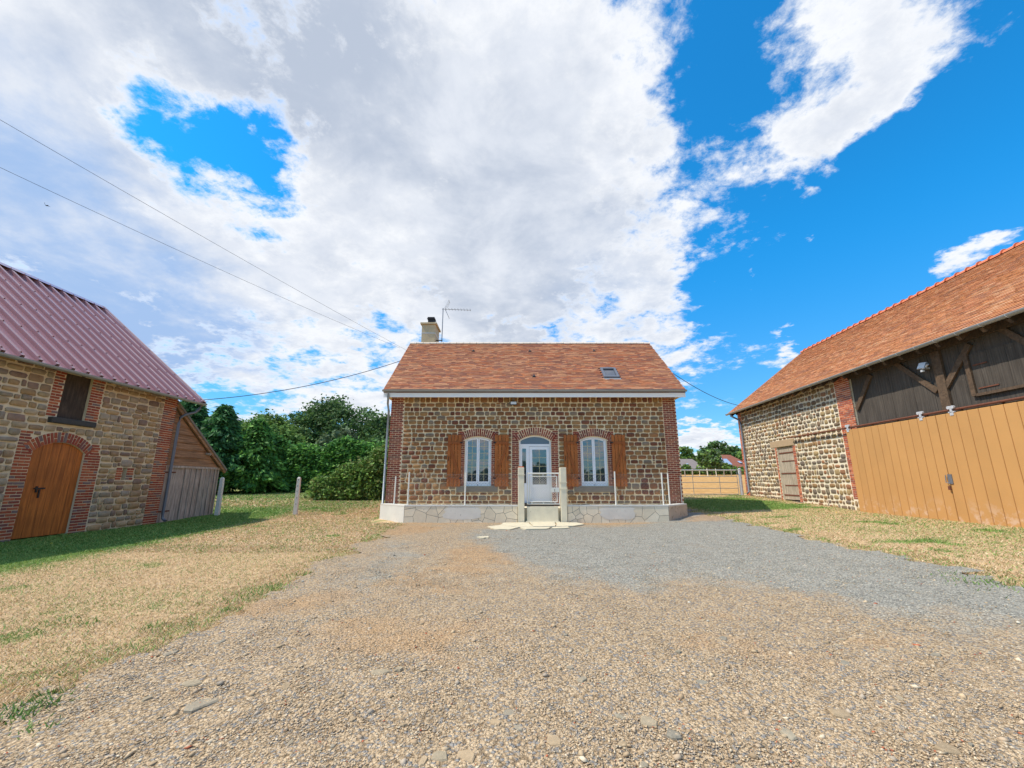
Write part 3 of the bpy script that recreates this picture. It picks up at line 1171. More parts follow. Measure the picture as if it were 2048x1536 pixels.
def arched_poly(a_, b_, z0, ac, inset=0.0, n=10):
    """polygon with an arched head kept 'inset' under the arch"""
    pts = [(a_, z0), (b_, z0)]
    for t in np.linspace(b_, a_, n):
        pts.append((t, ac.z(t, 0) - inset))
    return pts


def window_unit(ac, a_, b_, z0):
    w = empty('window')
    w.parent = house
    y0, y1 = .10, .17
    fw = .055
    mb = MB()
    mb.box(a_ + .002, a_ + fw, y0, y1, z0 + .002, ac.z(a_ + fw) - .003)
    mb.box(b_ - fw, b_ - .002, y0, y1, z0 + .002, ac.z(a_ + fw) - .003)
    mb.box(a_ + fw, b_ - fw, y0, y1, z0 + .002, z0 + .10)
    xs_ = np.linspace(a_ + fw, b_ - fw, 13)
    for p, q in zip(xs_[:-1], xs_[1:]):
        mb.prism([(p, ac.z(p) - fw), (q, ac.z(q) - fw), (q, ac.z(q) - .004), (p, ac.z(p) - .004)], y0, y1)
    mb.build('frame', 'white_pvc', w)
    mid = (a_ + b_) / 2
    for (p, q) in ((a_ + fw + .004, mid - .004), (mid + .004, b_ - fw - .004)):
        sw = .050
        s_ = MB()
        sy0, sy1 = y0 - .012, y0 + .045
        zb = z0 + .104
        s_.box(p, p + sw, sy0, sy1, zb, ac.z(p) - fw - .006)
        s_.box(q - sw, q, sy0, sy1, zb, ac.z(q) - fw - .006)
        s_.box(p + sw, q - sw, sy0, sy1, zb, zb + .06)
        xs_ = np.linspace(p + sw, q - sw, 7)
        for g, h in zip(xs_[:-1], xs_[1:]):
            s_.prism([(g, ac.z(g) - fw - .055), (h, ac.z(h) - fw - .055), (h, ac.z(h) - fw - .006), (g, ac.z(g) - fw - .006)], sy0, sy1)
        s_.build('casement', 'white_pvc', w)
        pm = MB()
        poly = [(p + sw, zb + .06), (q - sw, zb + .06)] + [(t, ac.z(t) - fw - .05) for t in np.linspace(q - sw, p + sw, 8)]
        pm.prism(poly, y0 + .012, y0 + .024)
        pm.build('pane', 'glass', w)
        bm_ = MB()
        mx = (p + q) / 2
        bm_.box(mx - .007, mx + .007, y0 + .004, y0 + .0105, zb + .06, ac.z(mx) - fw - .052)
        ztop = ac.z(mx) - fw - .05
        for k in range(1, 6):
            z_ = zb + .06 + (ztop - zb - .06) * k / 6 + .012
            bm_.box(p + sw, mx - .0075, y0 + .004, y0 + .0105, z_ - .007, z_ + .007)
            bm_.box(mx + .0075, q - sw, y0 + .004, y0 + .0105, z_ - .007, z_ + .007)
        bm_.build('glazing_bars', 'glazing_bar', w)
    h_ = MB()
    h_.box(mid - .012, mid + .012, y0 - .035, y0 - .013, z0 + .02, z0 + .05)
    h_.build('drain_cap', 'iron', w)


for i, (a_, b_) in enumerate(WIN):
    window_unit(arcs[i], a_, b_, 1.22)

# front door with side light and arched fan light
ac = arcs[2]
dr = empty('front_door')
dr.parent = house
a_, b_ = DOOR
y0, y1 = .12, .19
mb = MB()
mb.box(a_ + .002, a_ + .06, y0, y1, .602, ac.z(a_ + .06) - .003)
mb.box(b_ - .06, b_ - .002, y0, y1, .602, ac.z(a_ + .06) - .003)
mb.box(a_ + .06, b_ - .06, y0, y1, 2.70, 2.79)
mb.box(.60, .66, y0, y1, .602, 2.70)
mb.box(a_ + .06, .60, y0, y1, .602, 1.32)
xs_ = np.linspace(a_ + .06, b_ - .06, 13)
for p, q in zip(xs_[:-1], xs_[1:]):
    mb.prism([(p, ac.z(p) - .05), (q, ac.z(q) - .05), (q, ac.z(q) - .004), (p, ac.z(p) - .004)], y0, y1)
mb.box(a_ + .06, a_ + .12, y0 + .004, y1, 1.32, 2.70)
mb.box(.54, .60, y0 + .004, y1, 1.32, 2.70)
mb.box(a_ + .12, .54, y0 + .004, y1, 2.62, 2.70)
mb.build('frame', 'white_pvc', dr)
mb = MB()
poly = [(a_ + .06, 2.79), (b_ - .06, 2.79)] + [(t, ac.z(t) - .045) for t in np.linspace(b_ - .06, a_ + .06, 12)]
mb.prism(poly, y0 + .03, y0 + .04)
mb.build('fan_light', 'glass_frosted', dr)
mb = MB()
mb.box(a_ + .12, .54, y0 + .03, y0 + .04, 1.32, 2.62)
mb.build('side_light', 'glass', dr)
mb = MB()
dl, dr_ = .668, b_ - .068
ly0, ly1 = y0 + .008, y0 + .062
mb.box(dl, dl + .11, ly0, ly1, .615, 2.69)
mb.box(dr_ - .11, dr_, ly0, ly1, .615, 2.69)
mb.box(dl + .11, dr_ - .11, ly0, ly1, 2.58, 2.69)
mb.box(dl + .11, dr_ - .11, ly0, ly1, 1.16, 1.27)
mb.box(dl + .11, dr_ - .11, ly0, ly1, .615, .74)
mb.box(dl + .11, dr_ - .11, ly0 + .018, ly1 - .005, .74, 1.16)
mb.box(dl + .16, dr_ - .16, ly0 + .006, ly0 + .0175, .79, 1.11)
mb.build('door_leaf', 'white_pvc', dr)
mb = MB()
mb.box(dl + .11, dr_ - .11, ly0 + .02, ly0 + .03, 1.27, 2.58)
mb.build('pane', 'glass', dr)
mb = MB()
mx = (dl + dr_) / 2
mb.box(mx - .007, mx + .007, ly0 + .010, ly0 + .0185, 1.27, 2.58)
for z_ in (1.63, 1.95, 2.27):
    mb.box(dl + .11, mx - .0075, ly0 + .010, ly0 + .0185, z_ - .007, z_ + .007)
    mb.box(mx + .0075, dr_ - .11, ly0 + .010, ly0 + .0185, z_ - .007, z_ + .007)
mb.build('glazing_bars', 'glazing_bar', dr)
mb = MB()
mb.tube([(dr_ - .05, ly0 - .002, 1.55), (dr_ - .05, ly0 - .05, 1.55), (dr_ - .15, ly0 - .05, 1.55)], .011, 6)
mb.build('handle', 'galvanised', dr)


def shutter(x0, x1, z0, z1, flip):
    s_ = empty('shutter')
    s_.parent = house
    n = 4
    w = (x1 - x0) / n
    for i in range(n):
        b = MB()
        b.box(x0 + i * w + .007, x0 + (i + 1) * w - .007, -.072 - random.uniform(0, .004), -.044, z0, z1)
        bevelled(b.build('board', 'shutter_wood', s_), .004, 1)
    b = MB()
    zt, zb = z1 - .30, z0 + .30
    b.box(x0 + .012, x1 - .012, -.104, -.077, zt - .055, zt + .045)
    bevelled(b.build('batten', 'shutter_batten', s_), .005, 1)
    b = MB()
    b.box(x0 + .012, x1 - .012, -.104, -.077, zb - .045, zb + .055)
    bevelled(b.build('batten', 'shutter_batten', s_), .005, 1)
    b = MB()
    p, q = ((x0 + .06, zt - .06), (x1 - .05, zb + .06))
    if flip:
        p, q = ((x1 - .06, zt - .06), (x0 + .05, zb + .06))
    b.bar((p[0], -.090, p[1]), (q[0], -.090, q[1]), .085, .024)
    bevelled(b.build('brace', 'shutter_batten', s_), .005, 1)
    b = MB()
    cx = (x0 + x1) / 2
    b.tube([(cx - .07, -.08, z0 + .50), (cx - .05, -.115, z0 + .485), (cx + .05, -.115, z0 + .485), (cx + .07, -.08, z0 + .50)], .009, 6)
    b.build('pull_handle', 'iron', s_)
    b = MB()
    hx = x0 + .05 if not flip else x1 - .05
    b.tube([(hx + .02, -.085, z0 + 1.12), (hx, -.10, z0 + .95)], .012, 6)
    b.build('latch_hook', 'iron', s_)
    b = MB()
    hx = x1 if not flip else x0
    for z_ in (zt, zb):
        b.box(hx - .05, hx + .05, -.115, -.106, z_ - .025, z_ + .025)
    b.build('hinges', 'black_metal', s_)


for (x0, x1, fl) in ((-2.46, -1.93, False), (-.66, -.12, True), (1.97, 2.50, False), (3.80, 4.33, True)):
    shutter(x0, x1, 1.20, 3.13, fl)

# roof
roof = empty('roof')
roof.parent = house
RX0, RX1 = -4.93, 6.66
mb = MB()
mb.add([(RX0, EAVE[0], EAVE[1]), (RX1, EAVE[0], EAVE[1]), (RX1, RIDGE[0], RIDGE[1]), (RX0, RIDGE[0], RIDGE[1]),
        (RX0, 2 * RIDGE[0] - EAVE[0], EAVE[1]), (RX1, 2 * RIDGE[0] - EAVE[0], EAVE[1]),
        (RX0, EAVE[0], EAVE[1] - .10), (RX1, EAVE[0], EAVE[1] - .10), (RX1, RIDGE[0], RIDGE[1] - .14), (RX0, RIDGE[0], RIDGE[1] - .14),
        (RX0, 2 * RIDGE[0] - EAVE[0], EAVE[1] - .10), (RX1, 2 * RIDGE[0] - EAVE[0], EAVE[1] - .10)],
       [(0, 1, 2, 3), (3, 2, 5, 4), (6, 9, 8, 7), (9, 10, 11, 8), (0, 6, 7, 1), (4, 5, 11, 10), (0, 3, 9, 6), (3, 4, 10, 9), (1, 7, 8, 2), (2, 8, 11, 5)])
mb.build('roof_deck', 'tile', roof, cols=np.array(TILES_H[3]) * .5)
SKY = (3.72, 4.36, .28, 1.02)
tiles = Pieces('roof_tile', 'tile', roof, HF, TILES_H, limit=300)
roof_tiles(tiles, RX0, RX1, EAVE, RIDGE, skip=lambda x, y: SKY[0] - .02 < x < SKY[1] + .02 and SKY[2] - .02 < y < SKY[3] + .02)
tiles.finish()
rp = Pieces('ridge_tile', 'ridge_pale', roof, HF, [(1, 1, 1)], limit=300)
n = 36
half = []
for (rr, xx) in ((.095, -.5), (.095, .42), (.108, .43), (.108, .5)):
    half.append([(xx, rr * math.sin(t), rr * math.cos(t) - .03) for t in np.linspace(-1.5, 1.5, 7)])
tv = [p for r_ in half for p in r_]
tf = [(i * 7 + k, i * 7 + k + 1, (i + 1) * 7 + k + 1, (i + 1) * 7 + k) for i in range(3) for k in range(6)]
tf += [tuple(range(7))[::-1], tuple(range(21, 28))]
rp.tv, rp.tf = np.array(tv), tf
w_ = (RX1 - RX0) / n
for i in range(n):
    rp.add(mat4((RX0 + (i + .5) * w_, RIDGE[0], RIDGE[1] + .03 + random.uniform(-.004, .004)), w_ * .985, 1, 1), 0)
rp.finish()
mb = MB()
mb.box(RX0 + .01, RX1 - .01, EAVE[0] + .01, EAVE[0] + .035, 4.53, 4.70)
mb.build('fascia', 'fascia_white', house)
mb = MB()
mb.box(RX0 + .02, RX1 - .02, EAVE[0] + .04, .0, 4.60, 4.63)
for s_ in (HX0 - .2, HX1 + .02):
    mb.box(s_, s_ + .18, .002, 6.8, 4.60, 4.63)
mb.build('soffit', 'soffit', house)
mb = MB()
half_gutter(mb, RX0 - .02, RX1 + .02, EAVE[0] - .06, 4.80, .07)
mb.build('gutter', 'zinc', house)
mb = MB()
mb.tube([(-4.72, -.51, 4.72), (-4.72, -.50, 4.58), (-4.78, -.30, 4.30), (-4.79, -.08, 4.05), (-4.79, -.07, 3.0), (-4.79, -.07, .35)], .042, 10)
mb.build('downpipe', 'zinc', house, smooth=True)
# skylight
sk = empty('skylight')
sk.parent = roof
ang = math.atan2(RIDGE[1] - EAVE[1], RIDGE[0] - EAVE[0])
sk.location = ((SKY[0] + SKY[1]) / 2, (SKY[2] + SKY[3]) / 2, EAVE[1] + ((SKY[2] + SKY[3]) / 2 - EAVE[0]) * math.tan(ang))
sk.rotation_euler = (ang, 0, 0)
hw, hl = .32, .44
mb = MB()
mb.box(-hw, -hw + .09, -hl, hl, -.02, .10)
mb.box(hw - .09, hw, -hl, hl, -.02, .10)
mb.box(-hw + .09, hw - .09, hl - .10, hl, -.02, .10)
mb.box(-hw + .09, hw - .09, -hl, -hl + .10, -.02, .10)
mb.build('skylight_frame', 'zinc_dark', sk)
mb = MB()
mb.box(-hw + .09, hw - .09, -hl + .10, hl - .10, .03, .05)
mb.build('skylight_pane', 'glass', sk)
mb = MB()
mb.box(-hw - .02, hw + .04, -hl - .14, -hl - .005, .028, .044)
mb.build('skylight_apron', 'zinc', sk)
for (x_, y_) in ((-1.79, 2.46), (.83, 2.44), (.90, .41), (3.82, 2.46)):
    zc = EAVE[1] + (y_ - EAVE[0]) * math.tan(ang)
    mb = MB()
    V_ = []
    for k in range(9):
        t = math.pi * k / 8
        V_.append((x_ + .09 * math.cos(t), y_ - .10, zc - .05 + .085 * math.sin(t)))
    V_.append((x_, y_ + .18, zc + .20))
    mb.add(V_, [(k, k + 1, 9) for k in range(8)] + [tuple(range(9))[::-1]])
    mb.build('vent_tile', 'black_metal', roof)
# chimney
ch = empty('chimney')
ch.parent = house
cx0, cx1, cy0, cy1 = -4.40, -3.74, 3.15, 4.25
mb = MB()
mb.box(cx0, cx1, cy0, cy1, 7.2, 8.86)
bevelled(mb.build('stack', 'chimney_render', ch), .01)
mb = MB()
mb.box(cx0 - .004, cx1 + .004, cy0 - .004, cy1 + .004, 8.40, 8.43)
mb.build('steel_strap', 'galvanised', ch)
mb = MB()
mb.box(cx0 - .07, cx1 + .07, cy0 - .07, cy1 + .07, 8.862, 8.95)
bevelled(mb.build('cap', 'chimney_render', ch), .012)
mb = MB()
cxm = (cx0 + cx1) / 2 + .05
mb.box(cxm - .15, cxm + .15, cy0 + .25, cy0 + .60, 8.95, 9.24)
mb.box(cxm - .19, cxm + .19, cy0 + .21, cy0 + .64, 9.242, 9.27)
mb.box(cxm - .17, cxm + .17, cy0 + .23, cy0 + .62, 9.272, 9.34)
mb.build('chimney_pot', 'black_metal', ch)
mb = MB()
mb.box(cx0 - .05, cx1 + .05, cy0 - .05, cy1 + .05, 7.55, 7.84)
mb.build('flashing', 'ridge_pale', ch)

# television aerial
an = empty('television_aerial', (-3.45, 19.75, 7.5), label='thin television aerial on a mast strapped beside the chimney', cat='aerial')
mb = MB()
mb.tube([(0, 0, .2), (0.0, 0, 2.34)], .022, 8)
mb.build('mast', 'aluminium', an)
mb = MB()
mb.tube([(-.05, -.02, 2.28), (1.40, -.02, 2.22)], .012, 6)
mb.build('boom', 'aluminium', an)
for k in range(8):
    mb = MB()
    x_ = .30 + k * .152
    mb.tube([(x_, -.17, 2.275 - .043 * k / 8 * 1.0), (x_, .13, 2.275 - .043 * k / 8)], .008, 5)
    mb.build('director_rod', 'aluminium', an)
mb = MB()
for z1_, sgn in ((.42, 1), (-.42, -1)):
    for yy in (-.18, -.06, .06, .18):
        mb.tube([(.12, yy, 2.27 + sgn * .03), (.30, yy, 2.27 + z1_)], .008, 5)
    mb.tube([(.12, -.2, 2.27 + sgn * .03), (.12, .2, 2.27 + sgn * .03)], .008, 5)
    mb.tube([(.30, -.2, 2.27 + z1_), (.30, .2, 2.27 + z1_)], .008, 5)
mb.build('reflector', 'aluminium', an)
mb = MB()
mb.box(-.34, .03, -.02, .02, .34, .38)
mb.box(-.34, .03, -.02, .02, .62, .66)
mb.build('bracket', 'black_metal', an)

# floodlight under the eaves
fl = empty('floodlight', (.06, 16.24, 4.33), label='small floodlight under the farmhouse eaves above the front door', cat='lamp')
mb = MB()
mb.box(-.13, .13, -.12, -.06, -.05, .09)
bevelled(mb.build('housing', 'black_metal', fl), .01)
mb = MB()
mb.box(-.11, .11, -.128, -.1205, -.03, .07)
mb.build('lens', 'lamp_face', fl)
mb = MB()
mb.box(-.16, -.135, -.10, .02, -.02, .06)
mb.box(-.03, .03, -.058, .04, -.02, .12)
mb.box(-.05, .05, -.12, .02, .14, .20)
mb.build('bracket', 'grey_stone', fl)

# ------------------------------------------------------------------ terrace, low wall, gate
mb = MB()
mb.hprism([(-4.70, 16.27), (-3.60, 15.24), (5.35, 15.24), (6.38, 16.27)], -.1, .49)
mb.build('terrace', 'concrete', None, kind='structure')


def wall_run(mb, pts, th, z0, z1):
    """wall of constant thickness along a polyline, front faces on the polyline"""
    n = len(pts)
    off = []
    for i in range(n):
        ns = []
        for k in (i - 1, i):
            if 0 <= k < n - 1:
                dx, dy = pts[k + 1][0] - pts[k][0], pts[k + 1][1] - pts[k][1]
                L = math.hypot(dx, dy)
                ns.append((-dy / L, dx / L))
        nx_, ny_ = sum(a[0] for a in ns), sum(a[1] for a in ns)
        s_ = th * len(ns) / (nx_ ** 2 + ny_ ** 2) if len(ns) == 1 else th * 2 / (nx_ ** 2 + ny_ ** 2)
        off.append((pts[i][0] + nx_ * s_, pts[i][1] + ny_ * s_))
    for i in range(n - 1):
        mb.hprism([pts[i], pts[i + 1], off[i + 1], off[i]], z0, z1)


gw = empty('low_garden_wall', (0, 15.1, 0), label='low pale rendered wall with crazy stone pattern along the front of the farmhouse', cat='wall')
RUNS = [[(-4.86, 1.12), (-3.70, 0), (.20, 0)], [(1.90, 0), (5.38, 0), (6.45, 1.10)]]
for run in RUNS:
    mb = MB()
    wall_run(mb, run, .20, -.1, .545)
    mb.build('wall_body', 'joint_dark', gw)
    mb = MB()
    cop = [(p[0], p[1] - .025) for p in run]
    wall_run(mb, cop, .26, .547, .592)
    mb.build('coping', 'render_white', gw)
# smooth rendered ends
for (p, q) in (((-4.86, 1.12), (-3.70, 0)), ((5.38, 0), (6.45, 1.10))):
    mb = MB()
    dx, dy = q[0] - p[0], q[1] - p[1]
    L = math.hypot(dx, dy)
    nx_, ny_ = dy / L, -dx / L
    mb.hprism([(p[0] + nx_ * .012, p[1] + ny_ * .012), (q[0] + nx_ * .012, q[1] + ny_ * .012), (q[0] + nx_ * .001, q[1] + ny_ * .001), (p[0] + nx_ * .001, p[1] + ny_ * .001)], -.1, .546)
    mb.build('smooth_render', 'render_white' if p[0] < 0 else 'render_stained', gw)


def clip_half(poly, px_, py_, nx_, ny_):
    res = []
    n = len(poly)
    for i in range(n):
        a, b = poly[i], poly[(i + 1) % n]
        da = (a[0] - px_) * nx_ + (a[1] - py_) * ny_
        db = (b[0] - px_) * nx_ + (b[1] - py_) * ny_
        if da <= 0:
            res.append(a)
        if (da < 0 < db) or (db < 0 < da):
            t = da / (da - db)
            res.append((a[0] + (b[0] - a[0]) * t, a[1] + (b[1] - a[1]) * t))
    return res


FAC = [lin(*c) for c in ((240, 222, 192), (234, 217, 188), (243, 227, 199), (236, 220, 192), (230, 214, 186))]
for (xa, xb, pa, pb) in ((-3.69, .19, -2.35, -1.05), (1.91, 5.37, 3.0, 4.25)):
    seeds = []
    n = int((xb - xa) * .54 / .075)
    for i in range(n):
        best = None
        for _ in range(3):
            c_ = (random.uniform(xa, xb), random.uniform(0, .54))
            dmin = min([math.hypot(c_[0] - s_[0], c_[1] - s_[1]) for s_ in seeds] or [9])
            if best is None or dmin > best[0]:
                best = (dmin, c_)
        seeds.append(best[1])
    for i, s_ in enumerate(seeds):
        poly = [(xa, -.06), (xb, -.06), (xb, .544), (xa, .544)]
        for j, t in enumerate(seeds):
            if i == j:
                continue
            dx, dz = t[0] - s_[0], t[1] - s_[1]
            L = math.hypot(dx, dz)
            if L > 1.4:
                continue
            gp = .0055
            poly = clip_half(poly, (s_[0] + t[0]) / 2 - dx / L * gp, (s_[1] + t[1]) / 2 - dz / L * gp, dx / L, dz / L)
            if not poly:
                break
        if len(poly) >= 3:
            mb = MB()
            mb.prism(poly, -.014 - random.uniform(0, .003), -.001)
            mb.build('facing_stone', 'facing', gw, cols=np.array(random.choice(FAC)))
    # a later coat of thin pale render over part of the pattern
    mb = MB()
    pts = []
    for t in np.linspace(0, 2 * math.pi, 28, endpoint=False):
        c_, s2 = math.cos(t), math.sin(t)
        rr = (abs(c_) ** 4 + abs(s2) ** 4) ** -.25 * random.uniform(.88, 1.05)
        pts.append(((pa + pb) / 2 + c_ * rr * (pb - pa) / 2, min(.53, .33 + s2 * rr * .22)))
    mb.prism(pts, -.020, -.0175)
    mb.build('patched_render', 'render_pale', gw)

for i, (x0, x1, z1_, lb) in enumerate(((.21, .425, 1.86, 'pale concrete gate pillar left of the garden gate, brick chip on top'),
                                      (1.675, 1.89, 1.86, 'pale concrete gate pillar right of the garden gate, flat top'))):
    p_ = empty('gate_pillar', ((x0 + x1) / 2, 15.13, 0), label=lb, cat='pillar', group='pillars of the garden gate')
    hw = (x1 - x0) / 2
    mb = MB()
    mb.box(-hw, hw, -.12, .10, -.1, z1_)
    bevelled(mb.build('shaft', 'concrete', p_), .012)
    for z_ in ((1.60,) if i == 0 else (1.12, 1.34)):
        mb = MB()
        mb.box(-hw - .014, hw + .014, -.134, .114, z_, z_ + .035)
        mb.build('wire_band', 'concrete', p_)
    if i == 0:
        mb = MB()
        mb.box(-hw + .02, hw - .01, -.09, .06, z1_ + .001, z1_ + .04)
        bevelled(mb.build('brick_chip', 'brick', p_, cols=np.array(lin(196, 100, 60))), .012)

stp = empty('gate_step', (1.05, 15.1, 0), label='pale concrete step block under the garden gate', cat='step')
mb = MB()
mb.box(-.535, .535, -.06, .13, -.1, .545)
bevelled(mb.build('riser_block', 'concrete', stp), .01)
mb = MB()
mb.box(-.58, .58, -.10, -.062, -.1, .07)
bevelled(mb.build('toe_strip', 'concrete', stp), .01)

gt = empty('garden_gate', (1.07, 15.06, .6), label='white tubular garden gate filled with wire lattice between the pillars', cat='gate')
mb = MB()
X0, X1 = -.535, .565
mb.tube([(X0, 0, .02), (X0, 0, 1.10)], .020, 8)
mb.tube([(X1, 0, .02), (X1, 0, 1.07)], .018, 8)
mb.tube([(X0, 0, 1.06), (X1, 0, 1.06)], .020, 8)
mb.tube([(X0, 0, .03), (X1, 0, .03)], .016, 8)
mb.build('outer_frame', 'white_paint', gt)
mb = MB()
I0, I1, J0, J1 = -.46, .49, .10, .96
for a_, b_ in (((I0, J0), (I1, J0)), ((I0, J1), (I1, J1)), ((I0, J0), (I0, J1)), ((I1, J0), (I1, J1))):
    mb.tube([(a_[0], .0, a_[1]), (b_[0], .0, b_[1])], .016, 8)
for x_ in (I0 + .08, (I0 + I1) / 2, I1 - .08):
    for z_ in ((.03 + J0) / 2, (J1 + 1.06) / 2):
        mb.tube([(x_ - .024, 0, z_), (x_, 0, z_ + .024), (x_ + .024, 0, z_), (x_, 0, z_ - .024), (x_ - .024, 0, z_)], .009, 6)
mb.build('inner_frame', 'white_paint', gt)


def lattice(mb, x0, x1, z0, z1, step, r, y=0.0):
    L = (x1 - x0) + (z1 - z0)
    k = 0
    t = -(z1 - z0)
    while t < x1 - x0:
        for sgn in (1, -1):
            a_, b_ = x0 + t, z0
            pts = []
            lo = max(0, x0 - (x0 + t))
            hi = min(z1 - z0, x1 - (x0 + t))
            if hi - lo > .01:
                p, q = (x0 + t + lo, z0 + lo), (x0 + t + hi, z0 + hi)
                if sgn < 0:
                    p, q = (x0 + x1 - p[0], p[1]), (x0 + x1 - q[0], q[1])
                mb.tube([(p[0], y + sgn * r, p[1]), (q[0], y + sgn * r, q[1])], r, 4, caps=False)
        t += step


mb = MB()
lattice(mb, I0 + .016, I1 - .016, J0 + .016, J1 - .016, .085, .0045)
mb.build('wire_lattice', 'white_paint', gt)
mb = MB()
mb.box(.28, .56, -.026, -.018, .42, .58)
mb.build('lock_plate', 'white_paint', gt)
mb = MB()
mb.tube([(.40, -.03, .52), (.40, -.07, .52), (.40, -.075, .44)], .010, 6)
mb.build('latch_handle', 'iron', gt)

cf = empty('chain_link_fence', (0, 15.2, .59), label='thin chain-link fence on white bars standing on the low garden wall', cat='fence')
POLES = [(-4.25, .62, .98), (-3.62, .03, 1.12), (-1.63, .02, 1.12), (3.62, .02, 1.14), (5.28, .03, 1.10), (5.60, .32, 1.08), (6.30, 1.0, .98)]
for (x_, y_, h_) in POLES:
    mb = MB()
    mb.tube([(x_ - .01, y_, 0), (x_, y_, h_)], .026 if x_ < 6 else .012, 7)
    mb.build('post', 'white_paint', cf)
mb = MB()
for (xa, xb) in ((-3.6, .22), (1.9, 5.28)):
    lattice(mb, xa, xb, .06, 1.02, .11, .0015, .03)
    mb.tube([(xa, .03, 1.03), (xb, .03, 1.03)], .003, 4)
    mb.tube([(xa, .03, .06), (xb, .03, .06)], .003, 4)
mb.build('netting', 'zinc_dark', cf)

# cracked slabs in front of the gate
ap = empty('cracked_slab_apron', (0, 0, 0), label='cracked pale concrete slabs on the ground before the garden gate', cat='paving')
SL = [[(-.25, 14.92), (.55, 14.98), (.62, 13.55), (.2, 13.5), (-.35, 14.2)], [(.58, 14.98), (1.45, 14.97), (1.35, 13.62), (.66, 13.55)],
      [(1.48, 14.97), (2.2, 14.85), (2.35, 14.35), (1.95, 13.8), (1.38, 13.62)], [(-.75, 13.7), (-.35, 14.1), (.18, 13.42), (-.05, 12.9), (-.5, 13.0)],
      [(.25, 13.42), (1.2, 13.5), (1.0, 13.0), (.4, 12.85)], [(1.27, 13.5), (1.75, 13.62), (1.7, 13.2), (1.15, 13.1)],
      [(-.85, 11.2), (-.6, 11.25), (-.55, 11.0), (-.8, 10.95)]]
for poly in SL:
    q = []
    n = len(poly)
    for i in range(n):
        a_, b_ = poly[i], poly[(i + 1) % n]
        for t in (0, .33, .66):
            q.append((a_[0] + (b_[0] - a_[0]) * t + random.uniform(-.04, .04), a_[1] + (b_[1] - a_[1]) * t + random.uniform(-.04, .04)))
    mb = MB()
    zt = .036 + random.uniform(0, .012)
    mb.hprism(q, -.05, zt)
    mb.build('slab', 'facing', ap, cols=np.array(lin(204, 193, 166)))

# ------------------------------------------------------------------ left barn
LBF = frame_matrix((-12, 0, 0), math.pi / 2)
lb = empty('metal_roofed_barn', (-12, 0, 0), math.pi / 2, label='stone barn with dark red metal roof and orange wooden door at the left', cat='barn')
LX0, LX1 = 4.5, 14.90
LD = (10.67, 12.0)
LH = (11.03, 11.77)
mb = MB()
holes = [(LD[0], LD[1], -.2, 2.42), (LH[0], LH[1], 3.03, 4.25), (13.27, 13.42, 1.43, 1.80)]
wall_panel(mb, LX0, LX1, -.2, 4.35, holes, .45)
lac = Arc(LD[0], LD[1], 2.14, 2.40)
lac.spandrel(mb, 2.42, .45)
mb.build('wall', 'mortar_left', lb)
mb = MB()
mb.box(LX1 - .45, LX1 - .003, .452, 8.4, -.2, 4.35)
x_ = LX1 - .45
mb.add([(x_, .1, 4.352), (x_, 8.4, 4.352), (x_, 4.2, 7.75), (x_ + .44, .1, 4.352), (x_ + .44, 8.4, 4.352), (x_ + .44, 4.2, 7.75)],
       [(0, 1, 2), (5, 4, 3), (0, 3, 4, 1), (1, 4, 5, 2), (2, 5, 3, 0)])
mb.box(LX0, LX1 - .46, 7.9, 8.4, -.2, 4.35)
mb.box(LX0 + .1, LX1 - .5, 1.2, 1.25, -.2, 4.3)
mb.build('rear_walls', 'mortar_left', lb)
lbr = Pieces('brick', 'brick', lb, LBF, BRICKS_L, limit=300)
brick_courses(lbr, 14.36, LX1, -.1, 4.30, 0, L=.24, pitch=.074, joint=.018)
brick_courses(lbr, LD[0] - .36, LD[0] - .003, -.1, 2.12, 0, L=.24, pitch=.074, joint=.018)
brick_courses(lbr, LD[0] - .36, LD[0] - .10, 2.12, 2.62, 1, L=.24, pitch=.074, joint=.018)
brick_courses(lbr, LD[1] + .003, LD[1] + .46, -.1, 2.12, 0, L=.24, pitch=.074, joint=.018)
brick_courses(lbr, LD[1] + .14, LD[1] + .40, 2.12, 2.42, 1, L=.24, pitch=.074, joint=.018)
brick_courses(lbr, LH[0] - .27, LH[0] - .003, 3.05, 4.25, 0, L=.24, pitch=.074, joint=.018)
brick_courses(lbr, LH[1] + .003, LH[1] + .36, 3.05, 4.25, 1, L=.24, pitch=.074, joint=.018)
brick_courses(lbr, 13.06, 13.267, 1.43, 1.80, 0, L=.2, pitch=.074, joint=.018)
brick_courses(lbr, 13.423, 13.66, 1.43, 1.80, 1, L=.24, pitch=.074, joint=.018)
lac.bricks(lbr, .26, bw=.056, joint=.018)
lbr.finish()
lst = Stones(lb, LBF, STONES_L, 'stone_shade')
ex = [(LD[0] - .38, LD[1] + .48, -.2, 2.14), (LD[0] - .38, LD[0] - .08, 2.12, 2.64), (LD[1] + .1, LD[1] + .42, 2.12, 2.44), *lac.excl(.26), (LH[0] - .29, LH[1] + .38, 3.04, 4.3), (LH[0] - .22, LH[1] + .28, 2.86, 3.05),
      (13.04, 13.68, 1.42, 1.81), (13.14, 13.56, 1.80, 2.06)]
lst.fill(LX0, 14.34, rows_between(-.15, 4.30, .13, .20), ex, .18, .46, .027, .036, 8.0, .15, .13)
lst.one((13.15, 13.55, 1.82, 2.05), .03, 4, .15, 2)
lst.finish()
mb = MB()
mb.box(LH[0] - .20, LH[1] + .26, -.12, .2, 2.88, 3.028)
bevelled(mb.build('hatch_sill', 'dark_stone', lb), .02)
mb = MB()
mb.box(LH[0] + .003, LH[1] - .003, .07, .12, 3.03, 4.25)
mb.build('hatch_board', 'beam_dark', lb)
mb = MB()
mb.box(13.2, 13.5, .46, .50, 1.3, 1.9)
mb.build('slit_backing', 'beam_dark', lb)
